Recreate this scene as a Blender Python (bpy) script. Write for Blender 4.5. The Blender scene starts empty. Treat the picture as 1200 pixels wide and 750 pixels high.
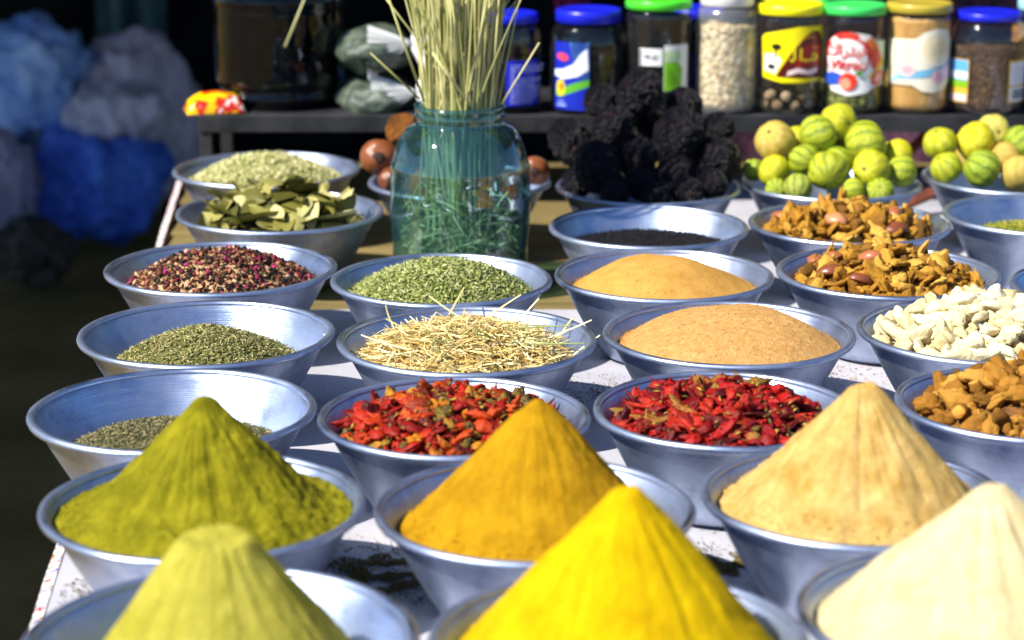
import bpy, bmesh, math, random
import numpy as np
from mathutils import Vector, Matrix, noise, Euler

random.seed(7)
RNG = np.random.default_rng(11)
SC = bpy.context.scene
COL = SC.collection
PI = math.pi

# ------------------------------------------------------------------ camera
F_PX, PITCH, CAM_Z = 2567.3, math.radians(14.83), 1.617
cd = bpy.data.cameras.new('camera')
cam = bpy.data.objects.new('camera', cd)
COL.objects.link(cam)
cam.location = (0, 0, CAM_Z)
cam.rotation_euler = (PI / 2 - PITCH, 0, 0)
cd.sensor_width = 36.0
cd.lens = 36.0 * F_PX / 1200.0
cd.clip_start, cd.clip_end = 0.05, 300
cd.dof.use_dof = True
cd.dof.focus_distance = 2.78
cd.dof.aperture_fstop = 4.0
SC.camera = cam

# ------------------------------------------------------------------ light
SUN_EL, SUN_AZ = math.radians(47), math.radians(-120)   # azimuth from +Y towards +X
world = bpy.data.worlds.new('World')
SC.world = world
world.use_nodes = True
wn = world.node_tree
sky = wn.nodes.new('ShaderNodeTexSky')
sky.sky_type = 'NISHITA'
sky.sun_disc = False
sky.sun_elevation = SUN_EL
sky.sun_rotation = SUN_AZ
sky.ozone_density = 10.0
sky.air_density = 1.0
sky.dust_density = 0.3
wn.links.new(sky.outputs[0], wn.nodes['Background'].inputs[0])
wn.nodes['Background'].inputs[1].default_value = 0.085
sl = bpy.data.lights.new('sun', 'SUN')
sl.energy = 5.0
sl.angle = math.radians(0.5)
sl.color = (1.0, 0.945, 0.85)
sun = bpy.data.objects.new('sun', sl)
COL.objects.link(sun)
to_sun = Vector((math.sin(SUN_AZ) * math.cos(SUN_EL), math.cos(SUN_AZ) * math.cos(SUN_EL), math.sin(SUN_EL)))
sun.rotation_euler = to_sun.to_track_quat('Z', 'Y').to_euler()
sun.location = to_sun * 20
vs = SC.view_settings
vs.view_transform = 'Standard'
vs.look = 'None'
vs.gamma = 1
vs.exposure = 0.86
vs.use_curve_mapping = False
SC.cycles.max_bounces = 10
SC.cycles.transparent_max_bounces = 24

# ------------------------------------------------------------------ helpers
def ray(px, py):
    a, b = (px - 600) / F_PX, (375 - py) / F_PX
    c, s = math.cos(PITCH), math.sin(PITCH)
    return Vector((a, c + b * s, -s + b * c))

def at(px, py, Y):
    d = ray(px, py)
    return Vector((0, 0, CAM_Z)) + d * (Y / d.y)

def on_plane(px, py, z):
    d = ray(px, py)
    return Vector((0, 0, CAM_Z)) + d * ((z - CAM_Z) / d.z)

def srgb(r, g, b):
    f = lambda c: (c / 255) / 12.92 if c <= 10 else (((c / 255) + .055) / 1.055) ** 2.4
    return (f(r), f(g), f(b), 1)

def empty(name, loc=(0, 0, 0)):
    o = bpy.data.objects.new(name, None)
    o.empty_display_size = .05
    COL.objects.link(o)
    o.location = loc
    return o

def tag(o, label=None, cat=None, group=None, kind=None):
    if label: o['label'] = label
    if cat: o['category'] = cat
    if group: o['group'] = group
    if kind: o['kind'] = kind
    return o

def link(name, me, mats, parent=None, loc=None):
    o = bpy.data.objects.new(name, me)
    COL.objects.link(o)
    for m in (mats if isinstance(mats, (list, tuple)) else [mats]):
        if m is not None and len(me.materials) < (len(mats) if isinstance(mats, (list, tuple)) else 1):
            me.materials.append(m)
    if parent: o.parent = parent
    if loc is not None: o.location = loc
    return o

def mesh(name, verts, faces, smooth=True):
    me = bpy.data.meshes.new(name)
    me.from_pydata([tuple(v) for v in verts], [], [tuple(f) for f in faces])
    if smooth:
        me.polygons.foreach_set('use_smooth', [True] * len(me.polygons))
    me.update()
    return me

def from_bm(name, bm, smooth=True):
    me = bpy.data.meshes.new(name)
    bm.to_mesh(me)
    bm.free()
    if smooth:
        me.polygons.foreach_set('use_smooth', [True] * len(me.polygons))
    return me

def lathe(name, prof, seg=64, wob=0.0, seed=0, closed=False, smooth=True):
    """prof: [(r,z)] -> revolved mesh; wob = low-frequency radius wobble (m)"""
    V, Fc = [], []
    n = len(prof)
    for i in range(seg):
        t = 2 * PI * i / seg
        w = wob * noise.noise(Vector((math.cos(t) * 1.7 + seed * 3.1, math.sin(t) * 1.7, seed)))
        for (r, z) in prof:
            rr = max(r + (w if r > .002 else 0), 0)
            V.append((rr * math.cos(t), rr * math.sin(t), z))
    for i in range(seg):
        j = (i + 1) % seg
        for k in range(n - 1 if not closed else n):
            k2 = (k + 1) % n
            Fc.append((i * n + k, j * n + k, j * n + k2, i * n + k2))
    me = mesh(name, V, Fc, smooth)
    return me

def box_bm(bm, lo, hi):
    r = bmesh.ops.create_cube(bm, size=1)
    for v in r['verts']:
        v.co = Vector([(lo[k] + hi[k]) / 2 + v.co[k] * (hi[k] - lo[k]) for k in range(3)])
    return r['verts']

def bar_bm(bm, a, b, r, seg=8, r2=None):
    a, b = Vector(a), Vector(b)
    d = b - a
    res = bmesh.ops.create_cone(bm, cap_ends=True, segments=seg, radius1=r, radius2=r if r2 is None else r2, depth=d.length)
    M = Matrix.Translation((a + b) / 2) @ d.to_track_quat('Z', 'Y').to_matrix().to_4x4()
    bmesh.ops.transform(bm, matrix=M, verts=res['verts'])

# ------------------------------------------------------------------ materials
def nt(name):
    m = bpy.data.materials.new(name)
    m.use_nodes = True
    t = m.node_tree
    return m, t, t.nodes['Principled BSDF']

def N(t, typ, **kw):
    n = t.nodes.new(typ)
    for k, v in kw.items(): setattr(n, k, v)
    return n

def ramp(t, stops, interp='LINEAR'):
    r = N(t, 'ShaderNodeValToRGB')
    r.color_ramp.interpolation = interp
    e = r.color_ramp.elements
    while len(e) > 1: e.remove(e[-1])
    e[0].position, e[0].color = stops[0][0], stops[0][1]
    for p, c in stops[1:]:
        x = e.new(p); x.color = c
    return r

def noise_tex(t, scale, detail=4, rough=.6, coord='Object', stretch=None):
    tc = N(t, 'ShaderNodeTexCoord')
    n = N(t, 'ShaderNodeTexNoise')
    n.inputs['Scale'].default_value = scale
    n.inputs['Detail'].default_value = detail
    n.inputs['Roughness'].default_value = rough
    src = tc.outputs[coord]
    if stretch:
        mp = N(t, 'ShaderNodeMapping')
        mp.inputs['Scale'].default_value = stretch
        t.links.new(src, mp.inputs[0]); src = mp.outputs[0]
    t.links.new(src, n.inputs['Vector'])
    return n

def bump(t, b, height, strength=.5, dist=.002):
    bn = N(t, 'ShaderNodeBump')
    bn.inputs['Strength'].default_value = strength
    bn.inputs['Distance'].default_value = dist
    t.links.new(height, bn.inputs['Height'])
    t.links.new(bn.outputs[0], b.inputs['Normal'])
    return bn

def m_noise(name, c1, c2, scale=30, rough=.7, bs=0., bscale=None, bd=.002, metal=0, spec=.5, lo=.35, hi=.65, stretch=None, detail=5):
    m, t, b = nt(name)
    n = noise_tex(t, scale, detail, .6, stretch=stretch)
    r = ramp(t, [(lo, c1), (hi, c2)])
    t.links.new(n.outputs['Fac'], r.inputs[0])
    t.links.new(r.outputs[0], b.inputs['Base Color'])
    b.inputs['Roughness'].default_value = rough
    b.inputs['Metallic'].default_value = metal
    b.inputs['Specular IOR Level'].default_value = spec
    if bs:
        n2 = noise_tex(t, bscale or scale * 4, 6, .65)
        bump(t, b, n2.outputs['Fac'], bs, bd)
    return m

def m_attr(name, stops, rough=.75, interp='LINEAR', spec=.3, sheen=0, trans=0):
    """colour picked per small piece from the face attribute 'rnd'"""
    m, t, b = nt(name)
    a = N(t, 'ShaderNodeAttribute', attribute_name='rnd')
    r = ramp(t, stops, interp)
    t.links.new(a.outputs['Fac'], r.inputs[0])
    t.links.new(r.outputs[0], b.inputs['Base Color'])
    b.inputs['Roughness'].default_value = rough
    b.inputs['Specular IOR Level'].default_value = spec
    return m

def m_rand(name, stops, rough=.6, spec=.4, nscale=60, namp=.25, bs=.4, bscale=150, bd=.002):
    """colour picked per object (Object Info random), varied by noise"""
    m, t, b = nt(name)
    oi = N(t, 'ShaderNodeObjectInfo')
    n = noise_tex(t, nscale, 4, .6)
    mm = N(t, 'ShaderNodeMath', operation='MULTIPLY_ADD')
    t.links.new(n.outputs['Fac'], mm.inputs[0])
    mm.inputs[1].default_value = namp * 2
    ad = N(t, 'ShaderNodeMath', operation='ADD')
    t.links.new(oi.outputs['Random'], ad.inputs[0]); ad.inputs[1].default_value = -namp
    t.links.new(ad.outputs[0], mm.inputs[2])
    r = ramp(t, stops)
    t.links.new(mm.outputs[0], r.inputs[0])
    t.links.new(r.outputs[0], b.inputs['Base Color'])
    b.inputs['Roughness'].default_value = rough
    b.inputs['Specular IOR Level'].default_value = spec
    if bs:
        n2 = noise_tex(t, bscale, 5, .6)
        bump(t, b, n2.outputs['Fac'], bs, bd)
    return m

def m_plain(name, c, rough=.5, metal=0, spec=.5):
    m, t, b = nt(name)
    b.inputs['Base Color'].default_value = c
    b.inputs['Roughness'].default_value = rough
    b.inputs['Metallic'].default_value = metal
    b.inputs['Specular IOR Level'].default_value = spec
    return m

def m_glass(name, tint, rough=.03, wob=.25, refl=.05, haze=0.0, hc=(.7, .74, .76, 1)):
    """thin container glass: tinted see-through plus Fresnel reflection"""
    m, t, b = nt(name)
    t.nodes.remove(b)
    out = t.nodes['Material Output']
    tr = N(t, 'ShaderNodeBsdfTransparent'); tr.inputs[0].default_value = tint
    gl = N(t, 'ShaderNodeBsdfGlossy'); gl.inputs['Roughness'].default_value = rough
    gl.inputs['Color'].default_value = (1, 1, 1, 1)
    fr = N(t, 'ShaderNodeLayerWeight'); fr.inputs['Blend'].default_value = .5
    pw = N(t, 'ShaderNodeMath', operation='POWER'); pw.inputs[1].default_value = 4.0; t.links.new(fr.outputs['Facing'], pw.inputs[0])
    fm = N(t, 'ShaderNodeMath', operation='MULTIPLY_ADD'); fm.inputs[1].default_value = .9; fm.inputs[2].default_value = refl; t.links.new(pw.outputs[0], fm.inputs[0])
    n = noise_tex(t, 22, 2, .5)
    bp = N(t, 'ShaderNodeBump'); bp.inputs['Strength'].default_value = wob; bp.inputs['Distance'].default_value = .004
    t.links.new(n.outputs['Fac'], bp.inputs['Height'])
    t.links.new(bp.outputs[0], gl.inputs['Normal']); t.links.new(bp.outputs[0], fr.inputs['Normal'])
    mx = N(t, 'ShaderNodeMixShader')
    t.links.new(fm.outputs[0], mx.inputs[0]); t.links.new(tr.outputs[0], mx.inputs[1]); t.links.new(gl.outputs[0], mx.inputs[2])
    last = mx
    if haze:
        df = N(t, 'ShaderNodeBsdfDiffuse'); df.inputs[0].default_value = hc
        m2 = N(t, 'ShaderNodeMixShader'); m2.inputs[0].default_value = haze
        t.links.new(mx.outputs[0], m2.inputs[1]); t.links.new(df.outputs[0], m2.inputs[2]); last = m2
    t.links.new(last.outputs[0], out.inputs['Surface'])
    return m

def m_aluminium():
    m, t, b = nt('dull_aluminium')
    tc = N(t, 'ShaderNodeTexCoord')
    sx = N(t, 'ShaderNodeSeparateXYZ'); t.links.new(tc.outputs['Object'], sx.inputs[0])
    # spun-metal lines: a noise that varies along the profile only
    cx = N(t, 'ShaderNodeCombineXYZ')
    ln = N(t, 'ShaderNodeVectorMath', operation='LENGTH')
    xy = N(t, 'ShaderNodeCombineXYZ'); t.links.new(sx.outputs[0], xy.inputs[0]); t.links.new(sx.outputs[1], xy.inputs[1])
    t.links.new(xy.outputs[0], ln.inputs[0])
    t.links.new(ln.outputs['Value'], cx.inputs[0]); t.links.new(sx.outputs[2], cx.inputs[1])
    n1 = N(t, 'ShaderNodeTexNoise'); n1.inputs['Scale'].default_value = 900; n1.inputs['Detail'].default_value = 3
    t.links.new(cx.outputs[0], n1.inputs['Vector'])
    n2 = noise_tex(t, 26, 5, .65)
    n3 = noise_tex(t, 9, 3, .6)
    r = ramp(t, [(.28, (.22, .26, .38, 1)), (.45, (.36, .43, .59, 1)), (.6, (.44, .51, .67, 1)), (.78, (.60, .65, .77, 1))])
    t.links.new(n2.outputs['Fac'], r.inputs[0])
    t.links.new(r.outputs[0], b.inputs['Base Color'])
    mr = N(t, 'ShaderNodeMapRange'); mr.inputs[1].default_value = .35; mr.inputs[2].default_value = .6; mr.inputs[3].default_value = .78; mr.inputs[4].default_value = 1.0
    t.links.new(n2.outputs['Fac'], mr.inputs[0]); t.links.new(mr.outputs[0], b.inputs['Metallic'])
    rr = N(t, 'ShaderNodeMapRange'); rr.inputs[1].default_value = .3; rr.inputs[2].default_value = .7
    rr.inputs[3].default_value = .30; rr.inputs[4].default_value = .52
    t.links.new(n3.outputs['Fac'], rr.inputs[0]); t.links.new(rr.outputs[0], b.inputs['Roughness'])
    ad = N(t, 'ShaderNodeMath', operation='MULTIPLY_ADD'); ad.inputs[1].default_value = 3.0
    t.links.new(n3.outputs['Fac'], ad.inputs[0]); t.links.new(n1.outputs['Fac'], ad.inputs[2])
    bump(t, b, ad.outputs[0], .34, .0015)
    return m

ALU = m_aluminium()

def m_powder(name, c1, c2, c3=None, scale=30, bs=.8):
    m, t, b = nt(name)
    n = noise_tex(t, scale, 7, .68)
    st = [(.32, c1), (.62, c2)]
    if c3: st.append((.8, c3))
    r = ramp(t, st)
    t.links.new(n.outputs['Fac'], r.inputs[0])
    t.links.new(r.outputs[0], b.inputs['Base Color'])
    b.inputs['Roughness'].default_value = .95
    b.inputs['Specular IOR Level'].default_value = .1
    n2 = noise_tex(t, 420, 6, .8)
    n3 = noise_tex(t, 70, 8, .7)
    ad = N(t, 'ShaderNodeMath', operation='MULTIPLY_ADD'); ad.inputs[1].default_value = 2.2
    t.links.new(n3.outputs['Fac'], ad.inputs[0]); t.links.new(n2.outputs['Fac'], ad.inputs[2])
    bump(t, b, ad.outputs[0], bs, .0030)
    return m

# ------------------------------------------------------------------ setting
def make_ground():
    n = 60
    V, Fc = [], []
    for i in range(n + 1):
        for j in range(n + 1):
            x, y = -40 + 80 * i / n, -30 + 80 * j / n
            V.append((x, y, -.03 + .03 * noise.noise(Vector((x * .4, y * .4, 0)))))
    for i in range(n):
        for j in range(n):
            a = i * (n + 1) + j
            Fc.append((a, a + n + 1, a + n + 2, a + 1))
    m = m_noise('trodden_earth', (.14, .095, .026, 1), (.25, .175, .06, 1), 1.6, .95, .6, 40, .02, spec=.1)
    o = link('ground', mesh('ground', V, Fc), m)
    tag(o, kind='structure')
make_ground()

TZ = .7664          # wooden table top
SZ = .7696          # top of the plastic sheet
BZ = .7702          # bowls stand here
L1, L2 = on_plane(66, 676, SZ), on_plane(197, 266, SZ)
def left_x(y):
    return L1.x + (L2.x - L1.x) * (y - L1.y) / (L2.y - L1.y)

def make_table():
    t = empty('market_table', (.5, 2.9, 0))
    tag(t, 'long plank market table carrying all the aluminium bowls', 'table')
    wood = m_noise('sun_bleached_plank', (.11, .08, .022, 1), (.21, .155, .05, 1), 7, .75, .5, 60, .002, stretch=(1, 9, 9))
    y = 1.12
    k = 0
    while y < 4.42:
        w = .135
        xl = left_x(y + w / 2)
        bm = bmesh.new()
        box_bm(bm, (xl + .006 + .012 * random.random(), y + .002, TZ - .028 - .0), (1.75, y + w - .002, TZ - .0015 * random.random()))
        bmesh.ops.bevel(bm, geom=bm.edges[:], offset=.002, segments=1, affect='EDGES')
        o = link('plank', from_bm('plank', bm, False), wood)
        o.parent = t; o.matrix_parent_inverse = Matrix.Translation(-Vector((.5, 2.9, 0)))
        y += w; k += 1
    for (x, yy) in ((-.30, 1.3), (1.6, 1.3), (-.45, 4.2), (1.6, 4.2)):
        bm = bmesh.new(); box_bm(bm, (x - .035, yy - .035, -.04), (x + .035, yy + .035, TZ - .03))
        o = link('leg', from_bm('leg', bm, False), wood); o.parent = t; o.matrix_parent_inverse = Matrix.Translation(-Vector((.5, 2.9, 0)))
    for yy in (1.3, 4.2):
        bm = bmesh.new(); box_bm(bm, (-.25, yy - .02, TZ - .11), (1.55, yy + .02, TZ - .032))
        o = link('apron', from_bm('apron', bm, False), wood); o.parent = t; o.matrix_parent_inverse = Matrix.Translation(-Vector((.5, 2.9, 0)))
make_table()

WOOD_Y = on_plane(540, 364, SZ).y
CORNER_X = .20
def make_sheet():
    """white plastic table covering: full width in front, right of CORNER_X at the back"""
    m, t, b = nt('grubby_white_plastic')
    n1 = noise_tex(t, 3.5, 6, .65); n2 = noise_tex(t, 45, 6, .7); n3 = noise_tex(t, 14, 5, .7)
    r1 = ramp(t, [(.3, (.33, .33, .37, 1)), (.6, (.48, .475, .52, 1))]); t.links.new(n1.outputs['Fac'], r1.inputs[0])
    r2 = ramp(t, [(.60, (0, 0, 0, 1)), (.76, (1, 1, 1, 1))]); t.links.new(n2.outputs['Fac'], r2.inputs[0])
    r3 = ramp(t, [(.48, (0, 0, 0, 1)), (.66, (1, 1, 1, 1))]); t.links.new(n3.outputs['Fac'], r3.inputs[0])
    mu = N(t, 'ShaderNodeMath', operation='MULTIPLY'); t.links.new(r2.outputs[0], mu.inputs[0]); t.links.new(r3.outputs[0], mu.inputs[1])
    mu2 = N(t, 'ShaderNodeMath', operation='MULTIPLY'); t.links.new(mu.outputs[0], mu2.inputs[0]); mu2.inputs[1].default_value = .8
    mx = N(t, 'ShaderNodeMix', data_type='RGBA')
    t.links.new(mu2.outputs[0], mx.inputs[0]); t.links.new(r1.outputs[0], mx.inputs[6]); mx.inputs[7].default_value = (.30, .19, .09, 1)
    t.links.new(mx.outputs[2], b.inputs['Base Color'])
    b.inputs['Roughness'].default_value = .42
    bump(t, b, n1.outputs['Fac'], .25, .01)
    n = 70; V = []; Fc = []; idx = {}
    ys = np.linspace(1.08, 4.36, n)
    xs_u = np.linspace(0, 1, 60)
    grid = {}
    def vert(i, j):
        if (i, j) not in grid:
            y = ys[j]; xl = left_x(y) - .001; x = xl + (1.74 - xl) * xs_u[i]
            grid[i, j] = len(V)
            V.append((x, y, SZ - .0006 + .0006 * noise.noise(Vector((x * 5, y * 5, 2)))))
        return grid[i, j]
    for j in range(n - 1):
        for i in range(59):
            yc = (ys[j] + ys[j + 1]) / 2
            xl = left_x(yc); xc = xl + (1.74 - xl) * (xs_u[i] + xs_u[i + 1]) / 2
            if yc > WOOD_Y and xc < CORNER_X + .05 * noise.noise(Vector((yc * 4, 0, 0))): continue
            Fc.append((vert(i, j), vert(i + 1, j), vert(i + 1, j + 1), vert(i, j + 1)))
    o = link('plastic_sheet', mesh('plastic_sheet', V, Fc), m)
    tag(o, 'grubby white plastic sheet spread over the plank table under the bowls', 'table cover')
    # printed hem that hangs over the left edge
    m2, t, b = nt('printed_hem')
    tc = N(t, 'ShaderNodeTexCoord'); sp = N(t, 'ShaderNodeSeparateXYZ'); t.links.new(tc.outputs['Object'], sp.inputs[0])
    nn = noise_tex(t, 30, 4, .6)
    ma = N(t, 'ShaderNodeMath', operation='MULTIPLY_ADD'); ma.inputs[1].default_value = 22; t.links.new(sp.outputs[1], ma.inputs[0])
    m4 = N(t, 'ShaderNodeMath', operation='MULTIPLY'); m4.inputs[1].default_value = 1.6; t.links.new(nn.outputs['Fac'], m4.inputs[0])
    m5 = N(t, 'ShaderNodeMath', operation='MULTIPLY_ADD'); m5.inputs[1].default_value = 25; t.links.new(sp.outputs[2], m5.inputs[0]); t.links.new(m4.outputs[0], m5.inputs[2])
    t.links.new(m5.outputs[0], ma.inputs[2])
    fr = N(t, 'ShaderNodeMath', operation='FRACT'); t.links.new(ma.outputs[0], fr.inputs[0])
    W = (.78, .76, .76, 1)
    rr = ramp(t, [(0, W), (.3, srgb(200, 40, 40)), (.42, W), (.56, srgb(40, 60, 150)), (.66, W), (.78, srgb(225, 120, 50)), (.86, srgb(50, 120, 70)), (.92, W)], 'CONSTANT')
    t.links.new(fr.outputs[0], rr.inputs[0]); t.links.new(rr.outputs[0], b.inputs['Base Color']); b.inputs['Roughness'].default_value = .4
    V, Fc = [], []
    K = 120
    for k in range(K + 1):
        y = 1.08 + (4.30 - 1.08) * k / K
        xl = left_x(y)
        for q, (dx, z) in enumerate(((-.0005, SZ + .0012), (-.013, SZ - .004), (-.019, SZ - .030), (-.017, SZ - .065))):
            w = .005 * noise.noise(Vector((y * 9, q * .7, 0))) * q / 3
            V.append((xl + dx + w, y, z))
    for k in range(K):
        for q in range(3):
            a = k * 4 + q
            Fc.append((a, a + 1, a + 5, a + 4))
    h = link('printed_hem', mesh('printed_hem', V, Fc), m2, o)
    h['label'] = 'red, blue and orange printed hem of the white sheet'
make_sheet()

# unseen awnings added to shade the back of the stall and the ground beside it (above the picture)
def make_shade_awning(x0, x1, y0, y1, z0, z1, label, seed):
    t = empty('added_shade_awning', ((x0 + x1) / 2, (y0 + y1) / 2, 0)); tag(t, label, 'awning')
    inv = Matrix.Translation(-t.location)
    canv = m_noise('brown_canvas', (.10, .075, .05, 1), (.17, .13, .09, 1), 4, .9, .3, 60)
    pole = m_noise('shade_awning_pole', (.12, .08, .05, 1), (.2, .14, .09, 1), 10, .7)
    n = 24; V = []; Fc = []
    for i in range(n + 1):
        for j in range(n + 1):
            u, v = i / n, j / n
            V.append((x0 + (x1 - x0) * u, y0 + (y1 - y0) * v, z0 + (z1 - z0) * v - .12 * math.sin(PI * u) * math.sin(PI * v) + .02 * noise.noise(Vector((u * 6, v * 6, seed)))))
    for i in range(n):
        for j in range(n):
            a = i * (n + 1) + j; Fc.append((a, a + n + 1, a + n + 2, a + 1))
    o = link('canvas', mesh('canvas', V, Fc), canv); o.parent = t; o.matrix_parent_inverse = inv
    for (x, y, z) in ((x0, y0, z0), (x1, y0, z0), (x0, y1, z1), (x1, y1, z1)):
        bm = bmesh.new(); bar_bm(bm, (x, y, -.05), (x, y, z + .02), .03, 10)
        o = link('pole', from_bm('pole', bm), pole); o.parent = t; o.matrix_parent_inverse = inv
make_shade_awning(-4.7, 4.0, 3.95, 9.0, 2.6, 2.75, 'unseen wide canvas awning added to shade the back of the stall', 1)
make_shade_awning(-4.7, -2.78, 2.5, 4.02, 2.55, 2.55, 'unseen canvas awning added to shade the ground beside the table', 5)

def cloth(name, x0, x1, z0, z1, y, amp, freq, m, seed, label, cat):
    nx, nz = 90, 26; V = []; Fc = []
    for i in range(nx + 1):
        for j in range(nz + 1):
            u, v = i / nx, j / nz
            x = x0 + (x1 - x0) * u
            d = amp * (math.sin(u * freq + 1.5 * noise.noise(Vector((u * 3, v * 1.2, seed)))) + 1.2 * noise.noise(Vector((u * freq * .35, v * 1.5, seed + 3)))) * (1 - .35 * v)
            V.append((x, y + d, z0 + (z1 - z0) * v))
    for i in range(nx):
        for j in range(nz):
            a = i * (nz + 1) + j; Fc.append((a, a + nz + 1, a + nz + 2, a + 1))
    me = mesh(name, V, Fc)
    o = link(name, me, m)
    s = o.modifiers.new('thickness', 'SOLIDIFY'); s.thickness = .004
    return tag(o, label, cat)

DARK_DEPTH = m_noise('dark_depth', (.0025, .003, .004, 1), (.008, .009, .011, 1), 5, .95, .3, 80, spec=.1)  # near-black colour stands in for the shaded depth behind the stall
cloth('dark_depth_sheet', -5.5, 4, -.02, 2.7, 8.7, .06, 60, DARK_DEPTH, 2, 'near-black sheet standing in for the unlit depth behind the stall', 'cloth')
TEAL = m_noise('teal_cloth', (.020, .06, .058, 1), (.05, .12, .115, 1), 8, .9, .3, 80)
a, b_ = at(112, 0, 8.45), at(196, 74, 8.45)
cloth('teal_cloth', a.x, b_.x, b_.z - .04, 2.66, 8.45, .03, 14, TEAL, 4, 'teal cloth hanging behind the heaped plastic bags', 'cloth')
def m_purple():
    m, t, b = nt('purple_pattern_cloth')
    n = noise_tex(t, 55, 5, .7); r = ramp(t, [(.35, (.012, .006, .010, 1)), (.5, (.06, .018, .045, 1)), (.62, (.12, .035, .05, 1)), (.72, (.12, .08, .13, 1))])
    t.links.new(n.outputs['Fac'], r.inputs[0]); t.links.new(r.outputs[0], b.inputs['Base Color']); b.inputs['Roughness'].default_value = .9
    return m
a, b_ = at(850, 0, 4.78), at(1260, 0, 4.78)
cloth('patterned_cloth', a.x, b_.x + .3, .02, 2.58, 4.78, .02, 26, m_purple(), 7, 'mottled purple-brown cloth hanging close behind the shelf of jars', 'cloth')
MAG = m_noise('magenta_cloth', (.10, .004, .05, 1), (.22, .012, .12, 1), 8, .9, .3, 80)
a, b_ = at(650, 0, 5.2), at(690, 0, 5.2)
cloth('magenta_cloth', a.x, b_.x, a.z - .035, 2.58, 5.2, .012, 9, MAG, 9, 'narrow magenta cloth strip hanging behind the blue-lidded jars', 'cloth')

# ------------------------------------------------------------------ bowls
BH = .115
def r_in(z):       # inner radius of the standard bowl (rim radius .16) at height z
    return .083 + .067 * (max(z, 0) / BH) ** .86
def z_in(r):
    return BH * (max(r - .083, 0) / .067) ** (1 / .86)

def bowl_meshes(seed):
    prof = [(0.0001, .0030), (.06, .0030), (.078, .0038)]
    prof += [(r_in(z) , z) for z in np.linspace(.008, BH - .003, 14)]
    prof += [(r_in(BH) + .001, BH - .0005), (r_in(BH) + .0022, BH - .002)]
    prof += [(r_in(z) + .0018, z) for z in np.linspace(BH - .006, .008, 14)]
    prof += [(.0815, .0012), (.076, .0), (.06, .0009), (.0001, .0009)]
    body = lathe('bowl_body', prof, 96, .0022, seed)
    rc, rt = r_in(BH) + .0044, .0050
    rp = [(rc + rt * math.cos(q), BH - .0008 + rt * .9 * math.sin(q)) for q in np.linspace(0, 2 * PI, 11)[:-1]]
    rim = lathe('rolled_rim', rp, 96, .0022, seed, closed=True)
    return body, rim
BM = [bowl_meshes(s) for s in range(5)]
BOWLS = {
 'F1': (-.244, 1.709, .1686), 'F2': (.090, 1.708, .1617), 'F3': (.402, 1.770, .1560),
 'green': (-.305, 2.048, .1621), 'must': (.022, 2.037, .1595), 'cream': (.344, 2.076, .1555),
 'dherb': (-.383, 2.366, .1620), 'redmix': (-.065, 2.341, .1534), 'red': (.240, 2.367, .1495), 'galang': (.586, 2.392, .1488),
 'thyme': (-.390, 2.696, .1638), 'straw': (-.057, 2.663, .1648), 'orange': (.277, 2.695, .1620), 'ginger': (.606, 2.709, .1640),
 'rose': (-.417, 3.053, .1664), 'gherb': (-.099, 2.985, .1555), 'tan': (.215, 3.011, .1562), 'nut': (.534, 3.027, .1589), 'redge': (.850, 2.940, .1597),
 'bay': (-.372, 3.442, .1676), 'seed': (.212, 3.328, .1563), 'nut2': (.528, 3.354, .1574), 'yh': (.842, 3.416, .1543),
 'flow': (-.432, 3.798, .1655), 'doum': (-.090, 3.690, .1580), 'lumps': (.231, 3.646, .1587), 'lime': (.545, 3.675, .1533), 'lime2': (.871, 3.732, .1601),
}
BLABEL = {
 'F1': 'aluminium bowl holding the pale green powder cone', 'F2': 'aluminium bowl holding the bright lemon-yellow powder cone',
 'F3': 'aluminium bowl holding the pale cream powder cone', 'green': 'aluminium bowl holding the olive green powder cone',
 'must': 'aluminium bowl holding the mustard-orange powder cone', 'cream': 'aluminium bowl holding the sandy beige powder cone',
 'dherb': 'mostly empty aluminium bowl with a little dark herb, behind the olive green cone',
 'redmix': 'aluminium bowl of mixed red and orange dried chillies', 'red': 'aluminium bowl of crimson dried chillies',
 'galang': 'aluminium bowl of orange-brown cut galangal roots', 'thyme': 'aluminium bowl with a low mound of grey-green dried thyme',
 'straw': 'aluminium bowl full of pale straw-like dried grass', 'orange': 'aluminium bowl filled with pale orange granular powder',
 'ginger': 'aluminium bowl heaped with white dried ginger roots', 'rose': 'aluminium bowl of dried rose buds, pink and cream',
 'gherb': 'aluminium bowl of green needle-like herb in front of the glass jar', 'tan': 'aluminium bowl of smooth tan powder',
 'nut': 'aluminium bowl of ochre root chips beside the white ginger roots', 'redge': 'aluminium bowl standing between ginger roots and yellow-green herb, contents low',
 'bay': 'aluminium bowl of olive bay leaves', 'seed': 'nearly empty aluminium bowl with black seeds at the bottom',
 'nut2': 'aluminium bowl of ochre root chips just in front of the striped fruit', 'yh': 'deep-looking aluminium bowl with a little yellow-green herb',
 'flow': 'aluminium bowl of pale green dried blossom under the metal shelf', 'doum': 'aluminium bowl of brown palm fruit behind the glass jar',
 'lumps': 'aluminium bowl heaped with black wrinkled lumps', 'lime': 'aluminium bowl of striped fruit beside the black lumps',
 'lime2': 'aluminium bowl of striped fruit, farther from the black lumps',
}
for k, (key, (x, y, R)) in enumerate(BOWLS.items()):
    e = empty('metal_bowl', (x, y, BZ)); s = R / .16
    e.scale = (s, s, 1); e.rotation_euler.z = k * 1.37
    body, rim = BM[k % 5]
    link('bowl_body', body, ALU, e); link('rolled_rim', rim, ALU, e)
    tag(e, BLABEL[key], 'bowl', 'aluminium bowls set out in rows')

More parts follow.
